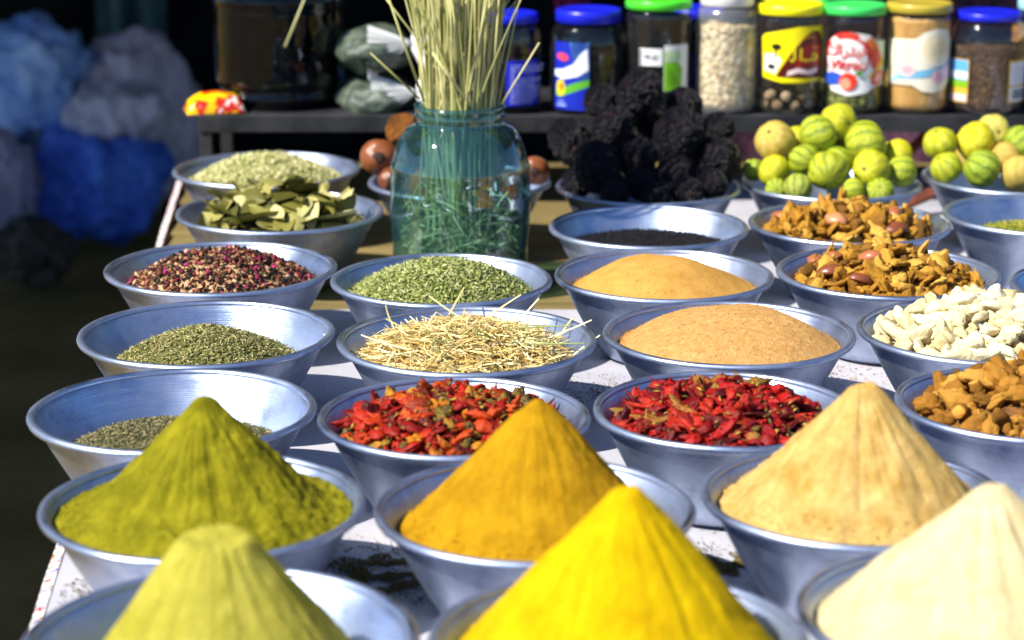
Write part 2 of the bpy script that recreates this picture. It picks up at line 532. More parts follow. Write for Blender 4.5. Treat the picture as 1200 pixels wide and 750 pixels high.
# ------------------------------------------------------------------ heaps
class Waves:
    """cheap smooth random field over numpy arrays"""
    def __init__(s, n, f0, f1, seed):
        r = np.random.default_rng(seed)
        s.k = r.normal(size=(n, 2)); s.k /= np.linalg.norm(s.k, axis=1)[:, None]
        s.k *= np.exp(r.uniform(np.log(f0), np.log(f1), n))[:, None]
        s.p = r.uniform(0, 2 * PI, n); s.a = 1 / np.linalg.norm(s.k, axis=1) ** .7; s.a /= s.a.sum() * .5
    def __call__(s, x, y):
        o = 0
        for k, p, a in zip(s.k, s.p, s.a): o = o + a * np.sin(k[0] * x + k[1] * y + p)
        return o

def heap_mesh(name, key, fn, zf, nr=60, nth=160):
    """closed heap in bowl `key`; fn(x,y,r/rc,th) -> height above zf; the foot meets the bowl wall at zf"""
    s = BOWLS[key][2] / .16
    rc = r_in(zf) * s - .0012
    th = np.linspace(0, 2 * PI, nth, endpoint=False)
    u = np.linspace(0, 1, nr + 1)[1:]
    U, T = np.meshgrid(u, th, indexing='ij')
    X, Y = U * rc * np.cos(T), U * rc * np.sin(T)
    Z = zf + fn(X, Y, U, T)
    # stay inside the bowl
    Rr = np.hypot(X, Y)
    zw = np.array([[z_in(q / s) for q in row] for row in Rr[:, :1]])
    Z = np.maximum(Z, zw + .0012)
    V = [(0, 0, float(Z[0].mean()))]
    V += np.stack([X, Y, Z], -1).reshape(-1, 3).tolist()
    F = [(0, 1 + j, 1 + (j + 1) % nth) for j in range(nth)]
    for i in range(nr - 1):
        for j in range(nth):
            a, b = 1 + i * nth + j, 1 + i * nth + (j + 1) % nth
            F.append((a, a + nth, b + nth, b))
    # underside following the wall
    base = 1 + (nr - 1) * nth
    n0 = len(V)
    for j in range(nth): V.append((.078 * s * math.cos(th[j]), .078 * s * math.sin(th[j]), .006))
    for j in range(nth):
        F.append((base + j, n0 + j, n0 + (j + 1) % nth, base + (j + 1) % nth))
    F.append(tuple(range(n0, n0 + nth))[::-1])
    me = mesh(name, V, F)
    me.polygons[len(F) - 1].use_smooth = False
    return me

def place(o, key):
    x, y, R = BOWLS[key]; o.location = (x, y, BZ); return o

def bits_mesh(name, P, L, W, T, A, Bv, rnd):
    """stretched octahedra: centre P, axes A (length), Bv (width), A x B (thickness)"""
    n = len(P)
    Cv = np.cross(A, Bv)
    V = np.empty((n, 6, 3))
    V[:, 0] = P + A * (L / 2)[:, None]; V[:, 1] = P - A * (L / 2)[:, None]
    V[:, 2] = P + Bv * (W / 2)[:, None]; V[:, 3] = P - Bv * (W / 2)[:, None]
    V[:, 4] = P + Cv * (T / 2)[:, None]; V[:, 5] = P - Cv * (T / 2)[:, None]
    tri = np.array([(0, 2, 4), (2, 1, 4), (1, 3, 4), (3, 0, 4), (2, 0, 5), (1, 2, 5), (3, 1, 5), (0, 3, 5)])
    F = (np.arange(n)[:, None, None] * 6 + tri[None]).reshape(-1, 3)
    me = bpy.data.meshes.new(name)
    me.vertices.add(n * 6); me.vertices.foreach_set('co', V.reshape(-1))
    me.loops.add(len(F) * 3); me.loops.foreach_set('vertex_index', F.reshape(-1).astype(np.int32))
    me.polygons.add(len(F)); me.polygons.foreach_set('loop_start', (np.arange(len(F)) * 3).astype(np.int32))
    at_ = me.attributes.new('rnd', 'FLOAT', 'FACE')
    at_.data.foreach_set('value', np.repeat(rnd, 8).astype(np.float32))
    me.update(calc_edges=True)
    return me

def rand_frames(n, tilt, rng):
    """unit axes: A lies near the horizontal (tilt = spread out of it), B perpendicular"""
    th = rng.uniform(0, 2 * PI, n); ph = rng.normal(0, tilt, n)
    A = np.stack([np.cos(th) * np.cos(ph), np.sin(th) * np.cos(ph), np.sin(ph)], 1)
    R = rng.normal(size=(n, 3)); R[:, 2] *= .4
    B = R - (R * A).sum(1)[:, None] * A
    B /= np.linalg.norm(B, axis=1)[:, None]
    return A, B

def cone(key, zf, apex, p, flat, ridges, amp, m, label, seed, off=(0, 0), rough=.0016, cap=0):
    w1 = Waves(24, 25, 120, seed); w2 = Waves(40, 150, 700, seed + 1); w3 = Waves(16, 12, 50, seed + 2); w4 = Waves(60, 350, 1100, seed + 4); w5 = Waves(26, 40, 170, seed + 6)
    rg = np.random.default_rng(seed)
    ph = rg.uniform(0, 2 * PI, 8); kk = rg.integers(ridges[0], ridges[1], 8)
    s = BOWLS[key][2] / .16
    rc = r_in(zf) * s
    def fn(X, Y, U, T):
        # offset apex
        k = 1 - U
        Xo, Yo = X - off[0] * k, Y - off[1] * k
        r = np.hypot(Xo, Yo) / rc
        r = np.clip(r + .035 * w3(X, Y) * np.minimum(U * 3, 1) * (1 - U), 0, 1)
        f = flat
        rs = (np.sqrt(r * r + f * f) - f) / (math.sqrt(1 + f * f) - f)
        z = (apex - zf) * np.clip(1 - rs, 0, 1) ** p
        if cap:      # blunt, slightly slumped top
            lim = (apex - zf) * (1 - cap) + .002 * w1(X, Y) + .05 * Xo
            z = -.002 * np.logaddexp(-lim / .002, -z / .002)
        Tw = T + .10 * w1(X, Y)
        g = sum(np.abs(np.sin(k_ * Tw / 2 + q)) ** .5 for k_, q in zip(kk, ph)) / 8 - .65
        env = np.clip(U * 3.5, 0, 1) ** 1.5 * np.clip((1 - U) * 2.2, 0, 1) * (.6 + .8 * np.clip(w3(X * .7, Y * .7) + .3, 0, 1))
        z = z + g * amp * 3.2 * env
        z = z + w1(X, Y) * rough * 1.6 * np.clip((1 - U) * 6, .15, 1) + w2(X, Y) * rough * .75
        patch = np.clip(w1(X * .5 + .2, Y * .5) * 1.5 + .3, 0, 1)
        z = z + w4(X, Y) * rough * .9 * patch * np.clip(U * 4, .2, 1)
        z = z + np.tanh(7 * w5(X, Y)) * rough * .55 * np.clip((1 - U) * 4, 0, 1) * np.clip(U * 3, 0, 1)
        # crumbly foot near the bowl wall
        z = z + np.maximum(0, w3(X + .3, Y)) * .003 * np.clip((U - .7) * 4, 0, 1)
        return z
    me = heap_mesh('powder_cone', key, fn, zf, 150, 420)
    o = place(link('powder_cone', me, m), key)
    rg = np.random.default_rng(seed + 9); n = 900
    u = np.sqrt(rg.uniform(.02, .98, n)); u = np.where(rg.random(n) < .5, .80 + .18 * rg.random(n), u); tt = rg.uniform(0, 2 * PI, n)
    X, Y = u * rc * np.cos(tt) * .985, u * rc * np.sin(tt) * .985
    P = np.stack([X, Y, zf + fn(X, Y, u, tt) + .0002], 1); A, B = rand_frames(n, .5, rg)
    L = rg.uniform(.0010, .0034, n) * np.where(u > .78, 1.4, .8)
    c = link('powder_crumbs', bits_mesh('powder_crumbs', P, L, L * .8, L * .7, A, B, rg.random(n)), m, o); c['kind'] = 'stuff'
    return tag(o, label, 'powder heap', 'spice powder cones')

PC = m_powder
cone('F1', .070, .242, 1.02, .03, (8, 24), .0036, PC('pale_green_powder', srgb(160, 152, 44), srgb(192, 182, 76)), 'pale yellow-green powder cone with a blunt top', 31, cap=.205, rough=.0024)
cone('F2', .097, .261, 1.02, .03, (8, 24), .0034, PC('lemon_powder', srgb(200, 160, 0), srgb(224, 188, 4)), 'bright lemon-yellow powder cone', 32, off=(.004, 0), cap=.06, rough=.0024)
cone('F3', .100, .242, 1.02, .03, (8, 24), .0040, PC('pale_cream_powder', srgb(212, 190, 136), srgb(230, 214, 168)), 'pale cream powder cone with finger grooves', 33, off=(.012, 0), cap=.06, rough=.0024)
cone('green', .106, .226, 1.45, .08, (8, 24), .0036, PC('olive_powder', srgb(100, 98, 10), srgb(148, 140, 26), srgb(172, 160, 50)), 'olive green powder cone with rough cracked flanks', 34, off=(.004, 0), rough=.0040)
cone('must', .090, .225, 1.10, .10, (7, 20), .0032, PC('mustard_powder', srgb(160, 116, 8), srgb(192, 146, 20)), 'mustard-orange powder cone behind the lemon-yellow one', 35, off=(.004, 0), rough=.0024)
cone('cream', .100, .240, 1.16, .05, (7, 20), .0044, PC('sandy_powder', srgb(182, 140, 64), srgb(216, 182, 112), srgb(228, 202, 140)), 'sandy beige powder cone with grooved flanks', 36, off=(.003, 0), rough=.0036, cap=.055)

def dome(zf, hh, seed, off=(0, 0), pw=1.1, rough=.002, flatten=2):
    w1 = Waves(20, 25, 110, seed); w2 = Waves(30, 130, 500, seed + 1)
    def fn(X, Y, U, T):
        r = np.hypot(X - off[0] * (1 - U), Y - off[1] * (1 - U)) / .14
        z = hh * np.clip(1 - np.clip(r, 0, 1) ** flatten, 0, 1) ** pw
        return z * 1.0 + (w1(X, Y) * rough * 1.6 + w2(X, Y) * rough * .3) * np.clip((1 - U) * 5, .2, 1)
    return fn

def smooth_heap(key, zf, hh, m, label, seed, name='powder_heap', **kw):
    o = place(link(name, heap_mesh(name, key, dome(zf, hh, seed, **kw), zf), m), key)
    rg = np.random.default_rng(seed + 9); n = 1500
    fn = dome(zf, hh, seed, **kw); rc = r_in(zf) * BOWLS[key][2] / .16
    u = np.where(rg.random(n) < .6, .93 + .06 * rg.random(n), np.sqrt(rg.random(n)) * .95); tt = rg.uniform(0, 2 * PI, n)
    X, Y = u * rc * np.cos(tt) * .99, u * rc * np.sin(tt) * .99
    P = np.stack([X, Y, zf + fn(X, Y, u, tt) + .0003 + .003 * (u > .97) * rg.random(n)], 1); A, B = rand_frames(n, .5, rg)
    L = rg.uniform(.0008, .0030, n)
    c = link('powder_crumbs', bits_mesh('powder_crumbs', P, L, L * .8, L * .7, A, B, rg.random(n)), m, o); c['kind'] = 'stuff'
    return tag(o, label, 'powder heap')
m_or = m_powder('orange_granules', srgb(196, 142, 72), srgb(220, 172, 108), srgb(240, 204, 150), 120, 1.0)
smooth_heap('orange', 0.099, .046, m_or, 'pale orange granular powder filling its bowl to the rim', 51, rough=.0026, flatten=2.4, off=(.012, .01))
m_tan = m_powder('tan_powder', srgb(172, 126, 56), srgb(190, 144, 72), None, 40, .3)
smooth_heap('tan', 0.089, .052, m_tan, 'smooth tan powder heaped in its bowl', 52, rough=.0020, off=(-.018, .0))

# ------------------------------------------------------------------ small bits (joined, uncountable)
def sample_heap(key, fn, zf, n, rng, rmax=.97, zoff=(0, .002)):
    s = BOWLS[key][2] / .16; rc = r_in(zf) * s - .0012
    u = np.sqrt(rng.uniform(0, 1, n)) * rmax; th = rng.uniform(0, 2 * PI, n)
    X, Y = u * rc * np.cos(th), u * rc * np.sin(th)
    Z = zf + fn(X, Y, u, th) + rng.uniform(zoff[0], zoff[1], n)
    return np.stack([X, Y, Z], 1)

def herb(key, zf, hh, n, Lr, Wr, tilt, stops, label, cat, name, seed, zoff=(-.001, .003), off=(0, 0), core=None, flatten=2, rmax=.975, interp='LINEAR', thick=.4):
    rng = np.random.default_rng(seed)
    fn = dome(zf, hh, seed, off=off, flatten=flatten)
    m = m_attr(name + '_mat', stops, interp=interp)
    P = sample_heap(key, fn, zf, n, rng, rmax, zoff)
    A, B = rand_frames(n, tilt, rng)
    L = rng.uniform(*Lr, n); W = rng.uniform(*Wr, n)
    me = bits_mesh(name, P, L, W, W * thick + .0003, A, B, rng.uniform(0, 1, n))
    o = place(link(name, me, m), key)
    tag(o, label, cat, kind='stuff')
    c = core or stops[len(stops) // 3][1]
    mc = m_noise(name + '_core', tuple(q * .7 for q in c[:3]) + (1,), c, 160, .9, .8, 300, .002, spec=.1)
    h = link('heap_core', heap_mesh('heap_core', key, fn, zf, 40, 96), mc, o)
    h['kind'] = 'stuff'
    return o, fn

D = lambda *a: srgb(*a)
herb('thyme', .060, .057, 6500, (.005, .015), (.0014, .0034), .45, [(0, D(70, 72, 30)), (.3, D(112, 112, 58)), (.65, D(150, 148, 92)), (.9, D(186, 178, 124)), (1, D(140, 104, 60))], 'grey-green dried thyme mounded in a half-empty bowl', 'dried herb', 'dried_thyme', 61)
herb('dherb', .062, .027, 6000, (.004, .010), (.0012, .0028), .4, [(0, D(56, 58, 34)), (.5, D(100, 98, 64)), (.85, D(150, 142, 104)), (1, D(170, 150, 106))], 'dark crumbled herb low in the bowl behind the olive green cone', 'dried herb', 'crumbled_herb', 62)
herb('gherb', .086, .053, 5500, (.008, .020), (.0022, .0042), .5, [(0, D(76, 88, 34)), (.3, D(120, 130, 60)), (.65, D(160, 166, 96)), (.9, D(196, 198, 140)), (1, D(110, 98, 72))], 'green needle-like dried herb in front of the glass jar', 'dried herb', 'needle_herb', 63)
herb('rose', .086, .050, 2000, (.008, .016), (.006, .012), .7, [(0, D(36, 26, 20)), (.26, D(96, 54, 34)), (.46, D(156, 106, 72)), (.62, D(200, 166, 124)), (.69, D(112, 24, 54)), (.78, D(170, 44, 104)), (.82, D(90, 22, 36)), (.90, D(124, 98, 62)), (.96, D(70, 66, 40))], 'dried rose buds and petals, pink, cream and brown', 'dried flowers', 'rose_buds', 64, interp='CONSTANT', thick=.28, zoff=(-.002, .007))
herb('flow', .088, .048, 4200, (.006, .015), (.003, .007), .8, [(0, D(112, 118, 62)), (.3, D(166, 168, 100)), (.7, D(208, 204, 146)), (1, D(226, 216, 172))], 'pale green dried blossom heaped under the metal shelf', 'dried flowers', 'pale_blossom', 65, thick=.6, zoff=(-.002, .007))
herb('seed', .082, .004, 6000, (.003, .004), (.002, .0028), .4, [(0, D(10, 10, 14)), (.7, D(24, 24, 30)), (1, D(48, 46, 52))], 'black seeds covering the bottom of a bowl', 'seeds', 'black_seeds', 66, thick=.8)
herb('yh', .068, .030, 3200, (.005, .012), (.0015, .004), .6, [(0, D(70, 84, 20)), (.5, D(120, 130, 40)), (.85, D(190, 176, 60)), (1, D(220, 200, 110))], 'yellow-green dried herb low in the bowl near the striped fruit', 'dried herb', 'yellow_green_herb', 67)
herb('redge', .058, .022, 2600, (.004, .008), (.001, .002), .5, [(0, D(52, 50, 26)), (.6, D(96, 92, 54)), (1, D(140, 128, 84))], 'dull olive herb low in the bowl between ginger and root chips', 'dried herb', 'olive_herb', 68)

# straw-like grass: bent three-sided stalks
def stalks_mesh(name, P, A, Bv, L, W, bend, rnd, segs=4):
    V, F, rv = [], [], []
    for p, a, b, l, w, bd, q in zip(P, A, Bv, L, W, bend, rnd):
        c = np.cross(a, b); i0 = len(V)
        for k in range(segs + 1):
            u = k / segs - .5
            ctr = p + a * (u * l) + b * (bd * l * (u * u - .12))
            ww = w * (1 - .35 * abs(u) * 1.6)
            for t in (0, 2.0944, 4.1888):
                V.append(ctr + (b * math.cos(t) + c * math.sin(t)) * ww / 2)
        for k in range(segs):
            for t in range(3):
                t2 = (t + 1) % 3
                F.append((i0 + k * 3 + t, i0 + k * 3 + t2, i0 + k * 3 + 3 + t2, i0 + k * 3 + 3 + t)); rv.append(q)
        F.append((i0, i0 + 2, i0 + 1)); F.append((i0 + segs * 3, i0 + segs * 3 + 1, i0 + segs * 3 + 2)); rv += [q, q]
    me = mesh(name, V, F, False)
    at_ = me.attributes.new('rnd', 'FLOAT', 'FACE'); at_.data.foreach_set('value', np.array(rv, np.float32))
    return me

STRAW = [(0, D(176, 142, 72)), (.3, D(206, 180, 108)), (.65, D(228, 208, 146)), (.88, D(240, 228, 180)), (.95, D(150, 158, 100)), (1, D(112, 126, 74))]
def straw_bowl():
    rng = np.random.default_rng(71); key = 'straw'; zf = .088; fn = dome(zf, .040, 71)
    m = m_attr('straw_mat', STRAW, .55, spec=.4)
    n = 1900
    P = sample_heap(key, fn, zf, n, rng, .88, (-.004, .011))
    A, B = rand_frames(n, .20, rng)
    L = rng.uniform(.014, .055, n) + (rng.uniform(0, 1, n) > .93) * .03; W = rng.uniform(.0010, .0028, n)
    rr = np.hypot(P[:, 0], P[:, 1]) + L * .45 * np.abs((P[:, 0] * A[:, 0] + P[:, 1] * A[:, 1]) / np.maximum(np.hypot(P[:, 0], P[:, 1]), .01))
    L = np.where(rr > .140, L * .5, L)
    o = place(link('dried_grass', stalks_mesh('dried_grass', P, A, B, L, W, rng.normal(0, .45, n), rng.uniform(0, 1, n)), m), key)
    tag(o, 'pale straw-like dried grass clippings filling their bowl', 'dried grass', kind='stuff')
    n2 = 2500
    P = sample_heap(key, fn, zf, n2, rng, .97, (-.002, .003)); A, B = rand_frames(n2, .3, rng)
    mc = m_noise('straw_core', D(150, 118, 60), D(200, 170, 104), 120, .9, .8, 300, spec=.1)
    c = link('grass_fragments', bits_mesh('grass_fragments', P, rng.uniform(.006, .02, n2), rng.uniform(.001, .003, n2), np.full(n2, .001), A, B, rng.uniform(0, 1, n2)), m, o)
    c['kind'] = 'stuff'
    h = link('heap_core', heap_mesh('heap_core', key, fn, zf, 40, 96), mc, o); h['kind'] = 'stuff'
    # long stalks one can pick out
    spots = [(-.135, -.01, .115, 2.2, .25), (-.09, .05, .09, 1.9, .6), (-.03, .08, .10, 1.2, .7), (.02, .06, .085, .5, .75), (.06, .05, .08, .9, .8), (.10, .02, .09, .3, .5), (.135, .0, .06, .5, .8), (.03, -.01, .14, .05, .06), (.06, -.045, .12, -.05, .05), (-.06, -.06, .12, 2.6, .15), (.0, .03, .1, 2.4, .5), (.115, .05, .06, 1.0, .9)]
    for i, (x, y, l, yaw, el) in enumerate(spots):
        el *= .62
        u = np.array([math.hypot(x, y) / .14]); z = zf + float(fn(np.array([x]), np.array([y]), u, np.array([0.]))[0])
        a = np.array([[math.cos(yaw) * math.cos(el), math.sin(yaw) * math.cos(el), math.sin(el)]])
        b = np.cross(a, [[0, 0, 1]]); b /= np.linalg.norm(b)
        p = np.array([[0, 0, 0.]]) + a * l * .32
        q = .97 if i in (7, 8) else random.uniform(.5, .9)
        s = link('grass_stalk', stalks_mesh('grass_stalk', p, a, b, [l * .8], [.0028], [random.uniform(-.3, .3)], [q], 6), m)
        s.location = (BOWLS[key][0] + x, BOWLS[key][1] + y, BZ + z + .006)
        tag(s, 'long stalk sticking out of the bowl of straw-like dried grass', 'grass stalk', 'long stalks in the dried grass bowl')
straw_bowl()

# ------------------------------------------------------------------ countable pieces
def blob(name, seed, dims, nz=.25, freq=1.6, sub=2, lobes=0, lobe_amp=.4, fine=0., flat=None, bend=0, crease=0):
    rr = random.Random(seed)
    bm = bmesh.new(); bmesh.ops.create_icosphere(bm, subdivisions=sub, radius=1)
    lb = [(Vector((rr.gauss(0, 1), rr.gauss(0, 1), rr.gauss(0, .6))).normalized(), rr.uniform(.5, 1) * lobe_amp) for _ in range(lobes)]
    o = Vector((seed * 7.3, seed * 1.9, seed * 4.1))
    for v in bm.verts:
        d = v.co.normalized()
        k = 1 + nz * noise.noise(d * freq + o) + fine * noise.noise(d * freq * 3.7 + o * 2) + fine * .5 * noise.noise(d * freq * 9 + o)
        if crease: k -= crease * (1 - min(1, abs(noise.noise(d * freq * 1.9 + o * 3)) * 3.2)) ** 2 * 1.0
        for l, a in lb: k += a * math.exp(6 * (d.dot(l) - 1))
        c = d * k
        if flat is not None and c.z < flat: c.z = flat + (c.z - flat) * .15
        v.co = Vector((c.x * dims[0], c.y * dims[1], c.z * dims[2] + bend * dims[0] * (c.x * c.x - .3)))
    return from_bm(name, bm)

def best_candidates(n, rc, rng, k=12, ctr=(0, 0)):
    pts = []
    for i in range(n):
        best, bd = None, -1
        for _ in range(k):
            u = math.sqrt(rng.random()) * rc; t = rng.random() * 2 * PI
            p = (u * math.cos(t), u * math.sin(t))
            d = min(((p[0] - q[0]) ** 2 + (p[1] - q[1]) ** 2 for q in pts), default=1)
            if d > bd: best, bd = p, d
        pts.append(best)
    return pts

def pieces(key, zf, fn, n, meshes, mats, name, label, cat, group, lift, seed, rmax=.92, tilt=.6, scale=(.8, 1.2), top_bias=0, flat_z=False):
    rng = random.Random(seed)
    s = BOWLS[key][2] / .16; rc = r_in(zf) * s
    bx, by, _ = BOWLS[key]
    out = []
    for i, (x, y) in enumerate(best_candidates(n, rc * rmax, rng)):
        u = math.hypot(x, y) / rc
        z = zf + float(fn(np.array([x]), np.array([y]), np.array([u]), np.array([math.atan2(y, x)]))[0])
        w = rng.randrange(len(meshes))
        me = meshes[w]
        o = bpy.data.objects.new(name, me); COL.objects.link(o)
        sc = rng.uniform(*scale)
        o.scale = (sc, sc, sc)
        o.location = (bx + x, by + y, BZ + z + lift * sc + rng.uniform(0, lift * .9))
        o.rotation_euler = Euler((rng.gauss(0, tilt), rng.gauss(0, tilt), rng.uniform(0, 2 * PI)))
        tag(o, label, cat, group)
        out.append(o)
    return out

def core_heap(key, zf, fn, meshes, m_core, mats, n, name, label, cat, seed, sc=(.7, 1.0), lift=.0):
    """the pieces underneath: a packed heap that reads as one mass"""
    rng = random.Random(seed)
    s = BOWLS[key][2] / .16; rc = r_in(zf) * s
    V, F, MI = [], [], []
    for (x, y) in best_candidates(n, rc * .93, rng, 3):
        u = math.hypot(x, y) / rc
        z = zf + float(fn(np.array([x]), np.array([y]), np.array([u]), np.array([0.]))[0]) + lift
        me = meshes[rng.randrange(len(meshes))]
        k = rng.uniform(*sc)
        M = Matrix.Translation((x, y, z)) @ Euler((rng.uniform(-1, 1), rng.uniform(-1, 1), rng.uniform(0, 6.28))).to_matrix().to_4x4() @ Matrix.Scale(k, 4)
        i0 = len(V)
        V += [M @ v.co for v in me.vertices]
        for p in me.polygons:
            F.append([i0 + q for q in p.vertices]); MI.append(p.material_index)
    me2 = mesh(name, V, F)
    me2.polygons.foreach_set('material_index', MI)
    o = place(link(name, me2, mats), key)
    tag(o, label, cat, kind='stuff')
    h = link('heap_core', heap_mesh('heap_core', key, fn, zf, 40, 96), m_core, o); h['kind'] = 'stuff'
    return o

# chillies
def chilli_meshes(base, n, mat, dims):
    out = []
    for i in range(n):
        me = blob('dried_chilli', base + i, (dims[0] * random.uniform(.75, 1.3), dims[1] * random.uniform(.75, 1.25), dims[2] * random.uniform(.7, 1.2)), .50, 1.4, 3, 0, 0, .24, bend=random.uniform(-.5, .5), crease=.40)
        me.materials.append(mat); out.append(me)
    return out
MC1 = m_rand('mixed_chilli_skin', [(0, D(70, 10, 4)), (.18, D(130, 16, 6)), (.40, D(158, 30, 6)), (.60, D(180, 70, 10)), (.72, D(104, 22, 8)), (.84, D(196, 120, 20)), (.93, D(110, 92, 34)), (1, D(80, 60, 26))], .55, .25, 120, .16, .6, 260)
MC2 = m_rand('crimson_chilli_skin', [(0, D(60, 4, 6)), (.3, D(120, 8, 10)), (.6, D(150, 14, 12)), (.82, D(166, 36, 14)), (.92, D(96, 18, 12)), (.97, D(150, 100, 36)), (1, D(104, 86, 36))], .55, .25, 120, .16, .6, 260)
for key, mt, seed, lab, grp, corec in (
    ('redmix', MC1, 81, 'dried chilli among the mixed red, orange and yellow ones', 'mixed chillies', D(84, 22, 10)),
    ('red', MC2, 82, 'dried chilli among the uniformly crimson ones', 'crimson chillies', D(80, 8, 10))):
    ms = chilli_meshes(seed * 10, 10, mt, (.0145, .0086, .0042))
    fn = dome(.088, .044, seed)
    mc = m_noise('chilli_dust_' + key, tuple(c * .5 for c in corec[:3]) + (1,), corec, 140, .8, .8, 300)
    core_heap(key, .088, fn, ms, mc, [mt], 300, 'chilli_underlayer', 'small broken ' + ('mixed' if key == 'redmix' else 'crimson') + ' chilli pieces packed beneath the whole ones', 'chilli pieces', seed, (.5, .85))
    pieces(key, .088, fn, 240, ms, None, 'mixed_chilli' if key == 'redmix' else 'crimson_chilli', lab, 'chilli', grp, .0040, seed + 5, .93, .42, (.65, 1.3))
    # small green-brown calyx stalks
    rng = np.random.default_rng(seed); n = 160
    P = sample_heap(key, fn, .088, n, rng, .9, (.008, .014)); A, B = rand_frames(n, .5, rng)
    so = place(link('chilli_stalks', bits_mesh('chilli_stalks', P, rng.uniform(.005, .013, n), rng.uniform(.002, .005, n), np.full(n, .002), A, B, rng.uniform(0, 1, n)), m_attr('calyx_' + key, [(0, D(84, 74, 24)), (.6, D(140, 118, 50)), (1, D(190, 150, 60))])), key)
    tag(so, 'dry stalks and seeds scattered through the ' + ('mixed' if key == 'redmix' else 'crimson') + ' chillies', 'chilli stalks', kind='stuff')

# white dried ginger
MG = m_rand('limed_ginger', [(0, D(190, 172, 124)), (.5, D(216, 202, 160)), (1, D(230, 220, 186))], .85, .2, 70, .25, .9, 130, .003)
gms = []
for i in range(8):
    me = blob('ginger_root', 300 + i, (.018 * random.uniform(.8, 1.2), .0085 * random.uniform(.8, 1.25), .0080), .45, 1.4, 3, 4, .42, .18, bend=random.uniform(-.4, .4), crease=.20); me.materials.append(MG); gms.append(me)
fg = dome(.089, .050, 91)
mcg = m_noise('ginger_core', D(120, 108, 80), D(190, 180, 150), 100, .9, .8, 200)
core_heap('ginger', .089, fg, gms, mcg, [MG], 110, 'ginger_underlayer', 'broken pieces of white ginger packed beneath the whole roots', 'ginger pieces', 91, (.6, .9))
pieces('ginger', .089, fg, 120, gms, None, 'ginger_root', 'chalky white dried ginger root in its heaped bowl', 'ginger root', 'white ginger roots', .0085, 92, .95, .45, (.75, 1.25))

# galangal
MGA = m_rand('galangal_skin', [(0, D(96, 62, 14)), (.5, D(148, 100, 30)), (1, D(182, 134, 54))], .8, .2, 90, .25, 1.0, 160, .003)
MGB = m_rand('galangal_cut', [(0, D(190, 126, 44)), (1, D(222, 166, 80))], .8, .2, 120, .25, .5, 200)
def galangal(seed):
    rr = random.Random(seed); bm = bmesh.new()
    R0, Lg = rr.uniform(.008, .011), rr.uniform(.008, .022)
    n, k = 18, 7; rows = []
    for j in range(k + 1):
        row = []
        for i in range(n):
            t = 2 * PI * i / n; u = j / k - .5
            d = Vector((math.cos(t), math.sin(t), u * 2))
            r = R0 * (1 + .28 * noise.noise(d * 1.3 + Vector((seed * 3.3, 0, 0))) + .12 * noise.noise(d * 4 + Vector((seed * 2.1, 1, 0))) + (.12 if j % 3 == 1 else 0)) * (1 - .25 * (abs(u) * 2) ** 4)
            row.append(bm.verts.new((r * math.cos(t), r * math.sin(t), u * Lg + .12 * R0 * math.sin(t + seed))))
        rows.append(row)
    for j in range(k):
        for i in range(n): bm.faces.new((rows[j][i], rows[j][(i + 1) % n], rows[j + 1][(i + 1) % n], rows[j + 1][i]))
    f = bm.faces.new(rows[0][::-1]); f.material_index = 1
    f = bm.faces.new(rows[-1]); f.material_index = 1
    me = from_bm('galangal_piece', bm); me.materials.append(MGA); me.materials.append(MGB)
    return me
gal = [galangal(i + 1) for i in range(4)]
for i in range(9):
    me = blob('galangal_piece', 400 + i, (.017, .010, .009), .40, 1.5, 3, 3, .4, .24, crease=.2); me.materials.append(MGA); me.materials.append(MGB); gal.append(me)
fga = dome(.079, .066, 93, off=(.03, .01))
mca = m_noise('galangal_core', D(70, 42, 14), D(130, 84, 30), 100, .9, .8, 200)
core_heap('galang', .079, fga, gal, mca, [MGA, MGB], 120, 'galangal_underlayer', 'broken galangal packed beneath the larger pieces', 'galangal pieces', 93, (.5, .8))
pieces('galang', .079, fga, 100, gal, None, 'galangal_piece', 'knobbly orange-brown galangal piece with pale cut ends', 'galangal', 'cut galangal pieces', .008, 94, .93, .8, (.55, 1.25))

